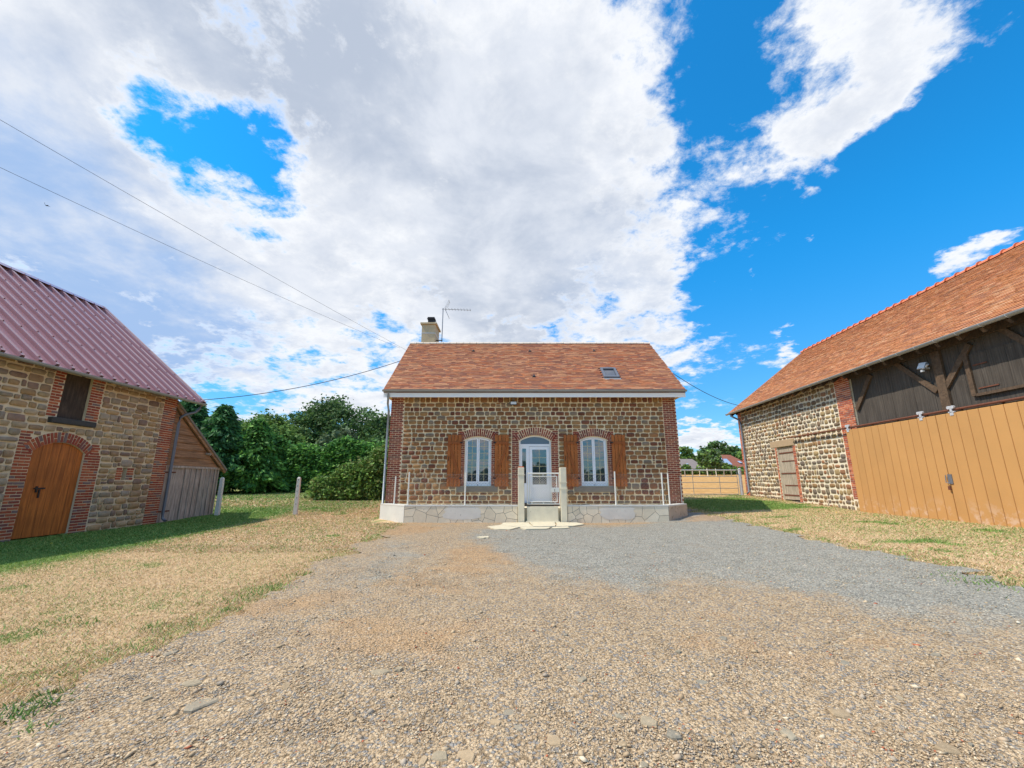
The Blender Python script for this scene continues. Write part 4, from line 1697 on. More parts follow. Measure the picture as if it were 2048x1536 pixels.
# arched plank door
ld = empty('plank_door')
ld.parent = lb
ed = [LD[0] + .004, 10.93, 11.16, 11.38, 11.60, 11.80, LD[1] - .004]
for i in range(6):
    mb = MB()
    p, q = ed[i] + .0025, ed[i + 1] - .0025
    pts = [(p, .03), (q, .03)] + [(t, lac.z(t) - .006) for t in np.linspace(q, p, 5)]
    mb.prism(pts, .045 + random.uniform(0, .004), .10)
    bevelled(mb.build('plank', 'door_wood', ld), .004, 1)
mb = MB()
mb.box(10.94, 11.20, .022, .0435, 1.20, 1.235)
mb.box(10.98, 11.02, .018, .044, 1.12, 1.27)
mb.box(11.06, 11.09, .018, .044, .98, 1.19)
mb.build('iron_latch', 'iron', ld)

# ribbed metal roof
lroof = empty('roof')
lroof.parent = lb
LE, LRG = (-.42, 4.23), (4.2, 8.06)
dyl, dzl = LRG[0] - LE[0], LRG[1] - LE[1]
Ll = math.hypot(dyl, dzl)
un = np.array((dyl / Ll, dzl / Ll))
nn = np.array((-dzl / Ll, dyl / Ll))
pitch = .395
xe = LX1 + .72
prof = []
x_ = xe
k = 0
sheets = []
while x_ > LX0 - .4:
    sheets.append((x_ - pitch, x_))
    x_ -= pitch
for i, (p, q) in enumerate(sheets):
    w = q - p
    pts = [(p, 0), (p + w * .50, 0), (p + w * .55, .085), (p + w * .74, .085), (p + w * .79, 0), (q, 0)]
    V_ = []
    for s_ in (0.0, Ll):
        for (x, h) in pts:
            y, z = np.array(LE) + un * s_ + nn * h
            V_.append((x, y, z))
    for s_ in (0.0, Ll):
        for (x, h) in pts:
            y, z = np.array(LE) + un * s_ + nn * (h - .004)
            V_.append((x, y, z))
    m = len(pts)
    Fc = [(j, j + 1, m + j + 1, m + j) for j in range(m - 1)] + [(2 * m + j + 1, 2 * m + j, 3 * m + j, 3 * m + j + 1) for j in range(m - 1)]
    Fc += [(j + 1, j, 2 * m + j, 2 * m + j + 1) for j in range(m - 1)]
    MB().add(V_, Fc).build('roof_sheet', 'metal_red', lroof)
mb = MB()
for (p, q) in sheets:
    for s_ in (.12, 1.6, 3.1, 4.6, 5.85):
        y, z = np.array(LE) + un * s_ + nn * .087
        cx = p + (q - p) * .645
        mb.add([(cx - .022, *(np.array((y, z)) - un * .022)), (cx + .022, *(np.array((y, z)) - un * .022)), (cx + .022, *(np.array((y, z)) + un * .022)),
                (cx - .022, *(np.array((y, z)) + un * .022)), (cx, *(np.array((y, z)) + nn * .03))], [(0, 1, 4), (1, 2, 4), (2, 3, 4), (3, 0, 4)])
mb.build('roof_screws', 'metal_red_dark', lroof, kind='stuff')
mb = MB()
a_ = np.array(LE) - un * .02
b_ = np.array(LRG)
for (w0, w1, h0, h1) in ((xe - .10, xe + .02, .087, .095), (xe + .005, xe + .02, -.14, .086)):
    V_ = [(w, *(pt + nn * h)) for pt in (a_, b_) for w in (w0, w1) for h in (h0, h1)]
    mb.add(V_, [(0, 1, 3, 2), (4, 6, 7, 5), (0, 4, 5, 1), (2, 3, 7, 6), (0, 2, 6, 4), (1, 5, 7, 3)])
mb.build('verge_trim', 'metal_red', lroof)
mb = MB()
tp = np.array(LRG) + nn * .10
mb.add([(LX0 - .4, tp[0] - un[0] * .22, tp[1] - un[1] * .22), (xe + .02, tp[0] - un[0] * .22, tp[1] - un[1] * .22), (xe + .02, 4.2, LRG[1] + .10), (LX0 - .4, 4.2, LRG[1] + .10),
        (xe + .02, 4.2 + .2, LRG[1] - .08), (LX0 - .4, 4.2 + .2, LRG[1] - .08)], [(0, 1, 2, 3), (3, 2, 4, 5)])
mb.build('ridge_cap', 'metal_red', lroof)
mb = MB()
mb.add([(LX0 - .4, 4.2, LRG[1] - .02), (xe, 4.2, LRG[1] - .02), (xe, 8.8, 4.2), (LX0 - .4, 8.8, 4.2)], [(0, 1, 2, 3)])
mb.build('rear_slope', 'metal_red', lroof)
mb = MB()
for x_ in np.arange(LX0, xe, .75):
    p = np.array(LE) + un * .10 - nn * .09
    q = np.array(LE) + un * 5.8 - nn * .09
    mb.bar((x_, p[0], p[1]), (x_, q[0], q[1]), .08, .12, (0, nn[0], nn[1]))
mb.build('rafters', 'beam_dark', lroof)
mb = MB()
half_gutter(mb, LX0 - .4, xe + .02, LE[0] - .05, LE[1] - .01, .075)
mb.build('gutter', 'zinc', lb)
mb = MB()
mb.tube([(15.42, -.47, 4.16), (15.42, -.46, 4.02), (15.36, -.36, 3.86), (15.16, -.16, 3.74), (15.03, -.09, 3.62), (15.03, -.08, 3.4), (15.03, -.08, .30), (15.03, -.10, .16), (15.03, -.22, .07)], .047, 10)
mb.build('downpipe', 'zinc_dark', lb, smooth=True)

# lean-to shed
ls = empty('lean_to_shed', (-12.15, 0, 0), math.pi / 2, label='weathered board lean-to shed against the end of the red metal roofed barn', cat='shed')


def slope_z(x):
    return 4.12 + (x - 14.92) * (1.90 - 4.12) / (17.95 - 14.92)


x_ = 14.96
i = 0
while x_ < 17.72:
    w = random.uniform(.22, .30)
    x1_ = min(x_ + w, 17.78)
    mb = MB()
    z0_ = hgt(-12, x_) - .05 + random.uniform(0, .05)
    mb.box(x_ + .006, x1_ - .006, -random.uniform(.0, .018), .03, z0_, 1.93 + random.uniform(-.02, .01))
    bevelled(mb.build('plank', 'grey_plank', ls), .004, 1)
    if i > 2:
        mb = MB()
        mb.box(x1_ - .03, x1_ + .03, -.045, -.019, z0_, 1.92)
        mb.build('batten', 'grey_plank', ls)
    x_ = x1_
    i += 1
z_ = 1.96
while z_ < 3.95:
    h_ = random.uniform(.24, .31)
    xr = 14.92 + (z_ + .06 - 4.12) / ((1.90 - 4.12) / (17.95 - 14.92))
    xr2 = 14.92 + (z_ + h_ - 4.12) / ((1.90 - 4.12) / (17.95 - 14.92))
    mb = MB()
    pts = [(14.94, z_ - .02), (xr - .10, z_ - .02), (max(xr2 - .10, 14.97), z_ + h_ - .004), (14.94, z_ + h_ - .004)]
    n0 = len(mb.v)
    V_ = [(pts[0][0], -.05, pts[0][1]), (pts[1][0], -.05, pts[1][1]), (pts[2][0], -.012, pts[2][1]), (pts[3][0], -.012, pts[3][1]),
          (pts[0][0], .03, pts[0][1]), (pts[1][0], .03, pts[1][1]), (pts[2][0], .03, pts[2][1]), (pts[3][0], .03, pts[3][1])]
    mb.add(V_, [(0, 1, 2, 3), (7, 6, 5, 4), (0, 4, 5, 1), (2, 6, 7, 3), (1, 5, 6, 2), (0, 3, 7, 4)])
    mb.build('weather_board', 'brown_board', ls)
    z_ += h_
mb = MB()
mb.prism([(14.92, slope_z(14.92) + .02), (18.12, slope_z(18.12) + .02), (18.12, slope_z(18.12) + .11), (14.92, slope_z(14.92) + .11)], -.16, 4.2)
mb.build('roof', 'grey_stone', ls)
mb = MB()
mb.bar((14.93, -.10, slope_z(14.93) - .05), (18.08, -.10, slope_z(18.08) - .05), .10, .07)
mb.build('barge_board', 'brown_board', ls)
mb = MB()
mb.box(17.70, 17.84, .031, .16, -.1, 1.98)
mb.box(14.95, 17.85, -.06, .0, 1.86, 1.94)
mb.build('corner_post', 'grey_plank', ls)
mb = MB()
for z_ in (.35, 1.68):
    mb.box(15.05, 15.55, -.032, -.0195, z_, z_ + .045)
mb.build('door_hinges', 'iron_rust', ls)
mb = MB()
mb.box(14.95, 17.8, 4.0, 4.1, -.1, 2.0)
mb.box(17.72, 17.80, .17, 4.0, -.1, 1.95)
mb.build('rear_boards', 'grey_plank', ls)
mb = MB()
mb.tube([(16.93, -.20, 2.42), (16.93, .05, 2.46)], .045, 8)
mb.build('purlin_end', 'pale_plank', ls)

# ------------------------------------------------------------------ right barn
KY = .065
RZ = math.atan2(-1, -KY)
RBF = frame_matrix((12.5, 16, 0), RZ)
rb = empty('long_tiled_barn', (12.5, 16, 0), RZ, label='long stone barn with orange tiled roof and big ochre sliding doors at the right', cat='barn')
BX0, BX1 = -8.2, 11.0
mb = MB()
BD = (-4.60, -3.28)
wall_panel(mb, BX0, .82, -.2, 5.36, [(BD[0], BD[1], .50, 2.97)], .45)
mb.build('wall', 'mortar_right', rb)
mb = MB()
wall_panel(mb, 7.45, BX1, -.2, 3.14, [], .45)
mb.build('near_wall', 'mortar_right', rb)
mb = MB()
mb.box(BX0 + .003, BX0 + .45, .452, 8.6, -.2, 5.36)
mb.add([(BX0 + .003, .1, 5.362), (BX0 + .003, 8.6, 5.362), (BX0 + .003, 4.3, 8.6), (BX0 + .45, .1, 5.362), (BX0 + .45, 8.6, 5.362), (BX0 + .45, 4.3, 8.6)],
       [(0, 1, 2), (5, 4, 3), (0, 3, 4, 1), (1, 4, 5, 2), (2, 5, 3, 0)])
mb.box(BX0 + .46, BX1, 8.2, 8.6, -.2, 5.36)
mb.box(BX0 + .5, BX1, 1.5, 1.55, -.2, 5.3)
mb.build('rear_walls', 'mortar_right', rb)
rbr = Pieces('brick', 'brick', rb, RBF, BRICKS_OR, limit=300)
brick_courses(rbr, BX0, BX0 + .40, .4, 5.30, 0, L=.24, pitch=.074, joint=.018)
brick_courses(rbr, .04, .82, .75, 5.30, 0, L=.24, pitch=.074, joint=.018)
brick_courses(rbr, BD[0] - .14, BD[0] - .003, .50, 2.95, 0, L=.24, pitch=.074, joint=.018)
brick_courses(rbr, BD[1] + .003, BD[1] + .20, .50, 2.95, 1, L=.24, pitch=.074, joint=.018)
rbr.finish()
rst = Stones(rb, RBF, STONES_R, 'stone')
ex = [(BD[0] - .16, BD[1] + .22, .45, 2.97), (-5.12, -3.06, 2.96, 3.30), ]
rst.fill(BX0 + .42, .02, rows_between(.10, 5.30, .15, .235), ex, .14, .38, .036, .022, 4.6, .17, .15)
rst.fill(.06, .80, rows_between(.10, .74, .18, .22), [], .2, .4, .042, .024, 4.0, .14, .1)
rst.fill(7.9, BX1 - .02, rows_between(.05, 3.12, .15, .235), [], .14, .38, .036, .022, 4.6, .17, .15)
rst.finish()
mb = MB()
mb.box(-5.10, -3.08, -.03, .2, 2.98, 3.28)
bevelled(mb.build('door_lintel', 'lintel', rb), .008)
mb = MB()
mb.box(BD[0] - .1, BD[1] + .25, -.22, .1, .38, .50)
bevelled(mb.build('door_threshold', 'grey_stone', rb), .02)
# weathered ledged door
sd = empty('weathered_door')
sd.parent = rb
w = (BD[1] - BD[0]) / 3
for i in range(3):
    mb = MB()
    mb.box(BD[0] + i * w + .005, BD[0] + (i + 1) * w - .005, .05 + random.uniform(0, .006), .09, .53 + random.uniform(0, .04), 2.95)
    bevelled(mb.build('plank', 'pale_plank', sd), .004, 1)
for z_ in (.74, 1.72, 2.66):
    mb = MB()
    mb.box(BD[0] + .06, BD[1] - .03, .032, .0485, z_, z_ + .055)
    mb.build('strap_hinge', 'iron_rust', sd)
for z_ in (1.18, 2.28):
    mb = MB()
    mb.box(BD[0] + .22, BD[1] - .10, .036, .0485, z_, z_ + .045)
    mb.build('iron_bar', 'iron_rust', sd)
# boarded bay above the sliding doors
bay = empty('boarded_bay')
bay.parent = rb
x_ = .84
while x_ < BX1:
    w = random.uniform(.17, .24)
    mb = MB()
    mb.box(x_ + .003, x_ + w - .003, .06 + random.uniform(0, .008), .10, 3.15, 5.36)
    mb.build('board', 'black_board', bay)
    x_ += w
mb = MB()
mb.box(4.18, 4.45, -.02, .055, 3.36, 5.05)
mb.build('post', 'beam_wood', bay)
for (a_, b_) in (((2.78, 5.24), (4.12, 3.92)), ((5.30, 4.95), (4.40, 3.98)), ((1.85, 4.98), (.95, 3.92)), ((6.0, 5.22), (6.9, 4.2))):
    mb = MB()
    mb.bar((a_[0], .02, a_[1]), (b_[0], .02, b_[1]), .15, .06)
    mb.build('brace', 'beam_wood', bay)
mb = MB()
mb.box(.83, BX1, -.03, .055, 3.26, 3.355)
mb.build('sill_beam', 'beam_dark', bay)
mb = MB()
mb.box(.83, BX1, -.04, .054, 5.06, 5.30)
mb.build('wall_plate', 'beam_dark', bay)
ht = empty('loft_hatch')
ht.parent = rb
mb = MB()
mb.box(5.06, 5.18, -.012, .056, 3.58, 4.70)
mb.box(6.95, 7.07, -.012, .056, 3.58, 4.70)
mb.box(5.18, 6.95, -.012, .056, 3.56, 3.63)
mb.build('frame', 'beam_wood', ht)
for i in range(8):
    mb = MB()
    mb.box(5.19 + i * .22, 5.405 + i * .22, .034 + random.uniform(0, .004), .058, 3.635, 4.68)
    mb.build('board', 'black_board', ht)
mb = MB()
mb.box(5.25, 5.75, .015, .031, 3.74, 3.77)
mb.box(5.25, 5.60, .015, .031, 4.36, 4.39)
mb.build('strap_hinge', 'iron_rust', ht)

# sliding doors
for li, (xa, xb, z0_) in enumerate(((.51, 4.115, .33), (4.135, 7.75, .30))):
    dl_ = empty('sliding_door')
    dl_.parent = rb
    n = 12
    w = (xb - xa) / n
    yo = -.20 - .012 * li
    for i in range(n):
        mb = MB()
        p, q = xa + i * w + .007, xa + (i + 1) * w - .007
        zl = z0_ - (.02 if i > 6 and li == 0 else 0)
        mb.box(p, q, yo, yo + .035, zl, 3.215)
        bevelled(mb.build('panel_board', 'orange_paint', dl_, cols=np.array(lin(190, 143, 88)) * random.uniform(.96, 1.04)), .008, 1)
    mb = MB()
    mb.box(xa, xb, yo + .016, yo + .05, z0_ + .01, 3.21)
    mb.build('backing', 'orange_groove', dl_)
    for x_ in ((xa + .12, xb - .45) if li == 0 else (xa + .5, xb - .3)):
        mb = MB()
        mb.box(x_ - .05, x_ + .05, yo - .012, yo - .001, 3.14, 3.24)
        mb.box(x_ - .09, x_ + .09, yo - .012, yo + .03, 3.216, 3.25)
        mb.box(x_ - .03, x_ + .03, yo - .014, yo + .01, 3.25, 3.40)
        mb.tube([(x_ - .06, yo - .02, 3.36), (x_ - .06, yo + .03, 3.36)], .045, 10)
        mb.tube([(x_ + .06, yo - .02, 3.36), (x_ + .06, yo + .03, 3.36)], .045, 10)
        mb.build('roller_hanger', 'galvanised', dl_)
    if li:
        mb = MB()
        mb.box(xa - .02, xa + .10, yo - .020, yo - .002, 1.32, 1.58)
        mb.tube([(xa - .06, yo - .03, 1.56), (xa - .06, yo - .05, 1.36), (xa + .02, yo - .03, 1.34)], .012, 6)
        mb.build('hasp', 'zinc_dark', dl_)
        mb = MB()
        mb.box(xa - .05, xa + .02, yo - .045, yo - .021, 1.16, 1.26)
        mb.build('padlock', 'iron_rust', dl_)
mb = MB()
mb.tube([(-3.10, -.16, 3.30), (BX1, -.16, 3.30)], .030, 8)
for x_ in np.arange(-2.6, BX1, 1.05):
    mb.box(x_ - .03, x_ + .03, -.15, .0 if x_ < .8 else .06, 3.28, 3.325)
mb.build('sliding_rail', 'iron_rust', rb)

# roof
BE, BRG = (-.42, 5.20), (4.3, 8.86)
rroof = empty('roof')
rroof.parent = rb
bx0, bx1 = BX0 - .26, BX1
mb = MB()
mb.add([(bx0, BE[0], BE[1]), (bx1, BE[0], BE[1]), (bx1, BRG[0], BRG[1]), (bx0, BRG[0], BRG[1]), (bx0, 9.0, 5.2), (bx1, 9.0, 5.2),
        (bx0, BE[0], BE[1] - .06), (bx1, BE[0], BE[1] - .06), (bx1, BRG[0], BRG[1] - .1), (bx0, BRG[0], BRG[1] - .1), (bx0, 9.0, 5.1), (bx1, 9.0, 5.1)],
       [(0, 1, 2, 3), (3, 2, 5, 4), (6, 9, 8, 7), (9, 10, 11, 8), (0, 6, 7, 1), (0, 3, 9, 6), (3, 4, 10, 9), (1, 7, 8, 2), (2, 8, 11, 5), (4, 5, 11, 10)])
mb.build('roof_deck', 'tile', rroof, cols=np.array(TILES_R[3]) * .5)
rt = Pieces('roof_tile', 'tile', rroof, RBF, TILES_R, limit=300)
roof_tiles(rt, bx0, bx1, BE, BRG)
rt.finish()
rp = Pieces('ridge_tile', 'ridge_orange', rroof, RBF, [(1, 1, 1)], limit=300)
tv2 = [(p[0], p[1] * 1.35, p[2] * 1.35) for p in tv]
tv2 = [((p[0], p[1] * 1.22, p[2] * 1.22 + .01) if p[0] > .425 else p) for p in tv2]
rp.tv, rp.tf = np.array(tv2), tf
n = 48
w_ = (bx1 - bx0) / n
for i in range(n):
    rp.add(mat4((bx0 + (i + .5) * w_, BRG[0], BRG[1] + .03), w_ * .99, 1, 1), 0)
rp.finish()
for x_ in np.arange(bx0 + .3, bx1, .62):
    mb = MB()
    sl = (BRG[1] - BE[1]) / (BRG[0] - BE[0])
    mb.bar((x_, BE[0] + .04, BE[1] - .135), (x_, .40, BE[1] - .135 + .78 * sl), .09, .13, (0, -sl, 1))
    mb.build('rafter_end', 'beam_dark' if random.random() < .75 else 'beam_wood', rroof)
mb = MB()
half_gutter(mb, bx0 - .02, bx1, BE[0] - .07, BE[1] + .0, .08)
mb.build('gutter', 'zinc', rb)
for x_ in np.arange(bx0 + .4, bx1, .62):
    mb = MB()
    mb.tube([(x_, BE[0] - .07 + .086 * math.cos(t), BE[1] + .086 * math.sin(t)) for t in np.linspace(math.pi, 2 * math.pi, 8)], .008, 4)
    mb.build('gutter_bracket', 'galvanised', rb)
mb = MB()
mb.tube([(-7.95, BE[0] - .07, BE[1] - .06), (-7.95, BE[0] - .06, BE[1] - .18), (-7.76, -.12, 4.75), (-7.72, -.09, 4.55), (-7.72, -.09, .85), (-7.72, -.2, .72)], .05, 10)
mb.build('downpipe', 'zinc_dark', rb, smooth=True)

f2 = empty('barn_floodlight', tuple((RBF @ np.array((4.02, -.10, 4.62, 1)))[:3]), RZ, label='square silver floodlight on the dark timber post above the sliding doors', cat='lamp')
mb = MB()
mb.box(-.15, .11, -.10, -.05, -.05, .17)
o_ = bevelled(mb.build('housing', 'aluminium', f2), .012)
o_.rotation_euler = (R(-24), R(8), 0)
mb = MB()
mb.box(-.13, .09, -.108, -.101, -.03, .15)
o_ = mb.build('lens', 'lamp_face', f2)
o_.rotation_euler = (R(-24), R(8), 0)
mb = MB()
mb.box(.0, .05, -.05, .10, -.02, .03)
mb.tube([(.10, -.06, .02), (.22, -.08, .08)], .022, 8)
mb.box(-.02, .05, -.12, -.06, -.10, -.045)
mb.build('sensor_arm', 'galvanised', f2)

# ------------------------------------------------------------------ fence posts, farm gate, field fence
def concrete_post(x, y, label, holes_):
    z = hgt(x, y)
    p_ = empty('concrete_fence_post', (x, y, z - .03), R(6), label=label, cat='fence post', group='old concrete fence posts on the lawn')
    mb = MB()
    w0, w1, H_ = .075, .062, 1.50
    V_ = [(sx * w0, sy * w0, 0) for sx, sy in ((-1, -1), (1, -1), (1, 1), (-1, 1))] + [(sx * w1, sy * w1, H_ - .06) for sx, sy in ((-1, -1), (1, -1), (1, 1), (-1, 1))]
    V_ += [(sx * w1 * .55, sy * w1 * .55, H_) for sx, sy in ((-1, -1), (1, -1), (1, 1), (-1, 1))]
    mb.add(V_, [(0, 1, 5, 4), (1, 2, 6, 5), (2, 3, 7, 6), (3, 0, 4, 7), (4, 5, 9, 8), (5, 6, 10, 9), (6, 7, 11, 10), (7, 4, 8, 11), (8, 9, 10, 11), (3, 2, 1, 0)])
    bevelled(mb.build('shaft', 'post_concrete', p_), .01)
    if holes_:
        for k in range(5):
            mb = MB()
            zz_ = .45 + k * .235
            mb.tube([(0, -.0715 + .0085 * zz_ / 1.5 - .004, zz_), (0, -.05, zz_)], .016, 8)
            mb.build('wire_hole', 'black_metal', p_)
    return p_


concrete_post(-11.55, 17.25, 'grey concrete post leaning by the corner of the board lean-to', False)
concrete_post(-8.66, 17.6, 'lone concrete fence post with wire holes standing in the open lawn', True)

fg = empty('farm_gate', (6.6, 24.3, 0), label='galvanised tubular farm gate closing the gap between farmhouse and long barn', cat='gate')
zg = hgt(11, 24.3)
bars = [zg + .06, zg + .38, zg + .70, zg + 1.02, zg + 1.37]
for i, z_ in enumerate(bars):
    mb = MB()
    mb.tube([(0, 0, z_), (6.05, 0, z_)], .030 if i == 4 else .017, 8)
    mb.build('bar', 'galvanised' if i == 4 else 'zinc', fg)
for x_ in (.0, 1.5, 3.55, 5.05, 6.05):
    mb = MB()
    mb.tube([(x_, 0, bars[0]), (x_, 0, bars[4] if x_ in (0., 6.05) else bars[3])], .015, 8)
    mb.build('upright', 'zinc', fg)
for i, (x_, lb_) in enumerate(((12.86, 'pale round gate post standing at the corner of the long barn'),)):
    p_ = empty('farm_gate_post', (x_, 24.35, hgt(x_, 24.3)), label=lb_, cat='post')
    mb = MB()
    mb.tube([(0, 0, -.1), (0, 0, 1.42)], .085, 12)
    mb.build('shaft', 'galvanised', p_)
    mb = MB()
    mb.tube([(0, 0, 1.421), (0, 0, 1.46)], [.10, .04], 12)
    mb.build('cap', 'galvanised', p_)

ff = empty('field_fence', (0, 68, 0), label='distant field fence of pale stakes along the far edge of the dry field', cat='fence')
random.seed(11)
x_ = 20.0
while x_ < 52:
    z_ = hgt(x_, 68)
    h_ = random.uniform(.85, 1.25)
    mb = MB()
    r_ = random.uniform(.05, .11)
    mb.tube([(x_, 0, z_ - .1), (x_ + random.uniform(-.08, .08), random.uniform(-.05, .05), z_ + h_)], [r_, r_ * .8], 6)
    mb.build('stake', 'pale_plank' if random.random() < .6 else 'concrete', ff)
    x_ += random.uniform(.9, 1.9)
for k in (.35, .8):
    mb = MB()
    mb.tube([(20, 0, hgt(20, 68) + k), (36, 0, hgt(36, 68) + k), (52, 0, hgt(52, 68) + k)], .012, 4)
    mb.build('wire', 'cable', ff)

# ------------------------------------------------------------------ far houses
hz_ = hgt(40, 98)
h1 = empty('far_white_house', (40.4, 100, hz_), R(-8), label='distant white gabled house with grey roof beyond the dry field', cat='house')
mb = MB()
mb.box(-7.5, 3.2, -4, 4, -1, 1.0)
mb.add([(-7.5, -4, 1), (-7.5, 4, 1), (-7.5, 0, 3.2), (-7.3, -4, 1), (-7.3, 4, 1), (-7.3, 0, 3.2)], [(0, 2, 1), (3, 4, 5), (0, 1, 4, 3), (0, 3, 5, 2), (1, 2, 5, 4)])
mb.build('wall', 'wall_far', h1)
mb = MB()
mb.add([(-8, -4.6, .75), (3.4, -4.6, .75), (1.6, 0, 3.35), (-8, 0, 3.35), (-8, 4.6, .75), (3.4, 4.6, .75)], [(0, 1, 2, 3), (3, 2, 5, 4), (1, 5, 2)])
o_ = mb.build('roof', 'roof_far_grey', h1)
o_.modifiers.new('thick', 'SOLIDIFY').thickness = .2
mb = MB()
mb.bar((-.4, -2.75, 2.00), (.0, -2.75, 2.0), .9, .06, (0, -.5, 1))
mb.build('roof_window', 'panel_blue', h1)
h2 = empty('far_hipped_house', (50.2, 100, hz_), R(14), label='distant house with brown hipped roof and blue-grey panels partly behind the barn', cat='house')
mb = MB()
mb.box(-6.5, 4.5, -4, 4, -1, .9)
mb.build('wall', 'wall_far', h2)
mb = MB()
mb.add([(-7, -4.6, .7), (5, -4.6, .7), (5, 4.6, .7), (-7, 4.6, .7), (-1.6, 0, 4.3), (1.0, 0, 4.3)], [(0, 1, 5, 4), (1, 2, 5), (2, 3, 4, 5), (3, 0, 4)])
o_ = mb.build('roof', 'roof_far_red', h2)
o_.modifiers.new('thick', 'SOLIDIFY').thickness = .2
mb = MB()
mb.add([(-6.2, -3.9, 1.45), (-4.2, -3.9, 1.45), (-2.4, -1.2, 3.55), (-2.9, -1.2, 3.55)], [(0, 1, 2, 3)])
mb.add([(-3.9, -3.4, 1.95), (-1.6, -3.4, 1.95), (-1.4, -1.6, 3.30), (-2.3, -1.6, 3.30)], [(0, 1, 2, 3)])
o_ = mb.build('solar_panels', 'panel_blue', h2)
o_.modifiers.new('thick', 'SOLIDIFY').thickness = .1
mb = MB()
mb.bar((.9, -2.5, 2.55), (1.6, -2.5, 2.55), .9, .06, (0, -.6, 1))
mb.build('roof_window', 'panel_blue', h2)

# ------------------------------------------------------------------ trees and hedges
def leaf_cloud(centres, per, spread, size, pal, flat=.5, droop=None, aspect=1.6):
    """quads scattered round clump centres; returns V, F, cols"""
    c = np.repeat(np.asarray(centres, float), per, 0)
    n = len(c)
    off = rng.normal(0, 1, (n, 3)) * np.asarray(spread)
    p = c + off
    d1 = rng.normal(0, 1, (n, 3))
    d1[:, 2] *= flat
    if droop is not None:
        d1 = d1 * .55 + np.asarray(droop)
    d1 /= np.linalg.norm(d1, axis=1)[:, None]
    d2 = rng.normal(0, 1, (n, 3))
    d2 -= d1 * (d1 * d2).sum(1)[:, None]
    d2 /= np.linalg.norm(d2, axis=1)[:, None]
    s_ = size * rng.uniform(.55, 1.35, (n, 1))
    a = d1 * s_ * aspect / 2
    b = d2 * s_ / 2
    V = np.stack([p - a, p - a * .1 - b, p + a, p - a * .1 + b], 1).reshape(-1, 3)
    Fq = np.arange(n * 4).reshape(-1, 4)
    pal = np.asarray(pal)
    clump = np.repeat(rng.uniform(.75, 1.25, len(centres)), per)
    col_ = pal[rng.integers(0, len(pal), n)] * (clump * rng.uniform(.75, 1.25, n))[:, None]
    return V, Fq, np.repeat(col_, 4, 0)


def trunk_mesh(base, top, r0, crown_pts, nl=7):
    mb = MB()
    b = np.array(base, float)
    t = np.array(top, float)
    mid = (b + t) / 2 + rng.normal(0, .15, 3)
    mb.tube([b - (0, 0, .3), b + (t - b) * .15, mid, t], [r0 * 1.25, r0, r0 * .75, r0 * .35], 8)
    for i in range(min(nl, len(crown_pts))):
        e = crown_pts[rng.integers(0, len(crown_pts))]
        s_ = b + (t - b) * rng.uniform(.45, .95)
        mb.tube([s_, (s_ + e) / 2 + rng.normal(0, .2, 3), e], [r0 * .4, r0 * .22, r0 * .08], 6)
    return mb


def broad_tree(name, x, y, H_, rx, rz, pal, label, group, nclump=190, per=90, leaf=.22, gaps=.0, ry=None, low=.15, cat='tree'):
    z = hgt(x, y)
    ry = ry or rx
    t = empty(name, (x, y, z), label=label, cat=cat, group=group)
    cs = []
    lob = rng.normal(0, 1, (9, 3))
    lob /= np.linalg.norm(lob, axis=1)[:, None]
    la = rng.uniform(-.22, .22, 9)
    cz = H_ - rz
    while len(cs) < nclump:
        v = rng.normal(0, 1, 3)
        v /= np.linalg.norm(v)
        if v[2] < -.75:
            continue
        k = 1 + (la * np.exp(3 * (lob @ v - 1))).sum()
        r_ = k * rng.uniform(.45, 1.0) ** .5
        if gaps and rng.random() < gaps:
            continue
        p = np.array((v[0] * rx * r_, v[1] * ry * r_, cz + v[2] * rz * r_))
        if p[2] < H_ * low:
            p[2] = H_ * low + rng.uniform(0, .5)
        cs.append(p)
    V, Fq, cl = leaf_cloud(cs, per, (rx * .10, ry * .10, rz * .09), leaf, pal)
    link('crown', big_mesh('crown', V, Fq, cl), 'leaf', t)
    trunk_mesh((0, 0, 0), (0, 0, cz + rz * .3), max(.12, H_ * .022), cs).build('trunk', 'bark', t)
    return t


def conifer(name, x, y, H_, rad, pal, label, group, n=420, per=70, leaf=.15):
    z = hgt(x, y)
    t = empty(name, (x, y, z), label=label, cat='tree', group=group)
    u = rng.uniform(0.02, 1, n) ** .8
    a = rng.uniform(0, 2 * math.pi, n)
    rr = rad * (1 - u) ** .85 * rng.uniform(.5, 1.22, n) + .05
    cs = np.c_[np.cos(a) * rr, np.sin(a) * rr, .15 + u * (H_ - .3)]
    c = np.repeat(cs, per, 0)
    outw = np.c_[np.cos(a), np.sin(a), np.full(n, -.55)]
    V, Fq, cl = leaf_cloud(cs, per, (.17, .17, .15), leaf, pal, droop=np.repeat(outw, per, 0), aspect=2.6)
    link('crown', big_mesh('crown', V, Fq, cl), 'leaf', t)
    trunk_mesh((0, 0, 0), (0, 0, H_ * .9), .16, cs, 5).build('trunk', 'bark', t)
    return t


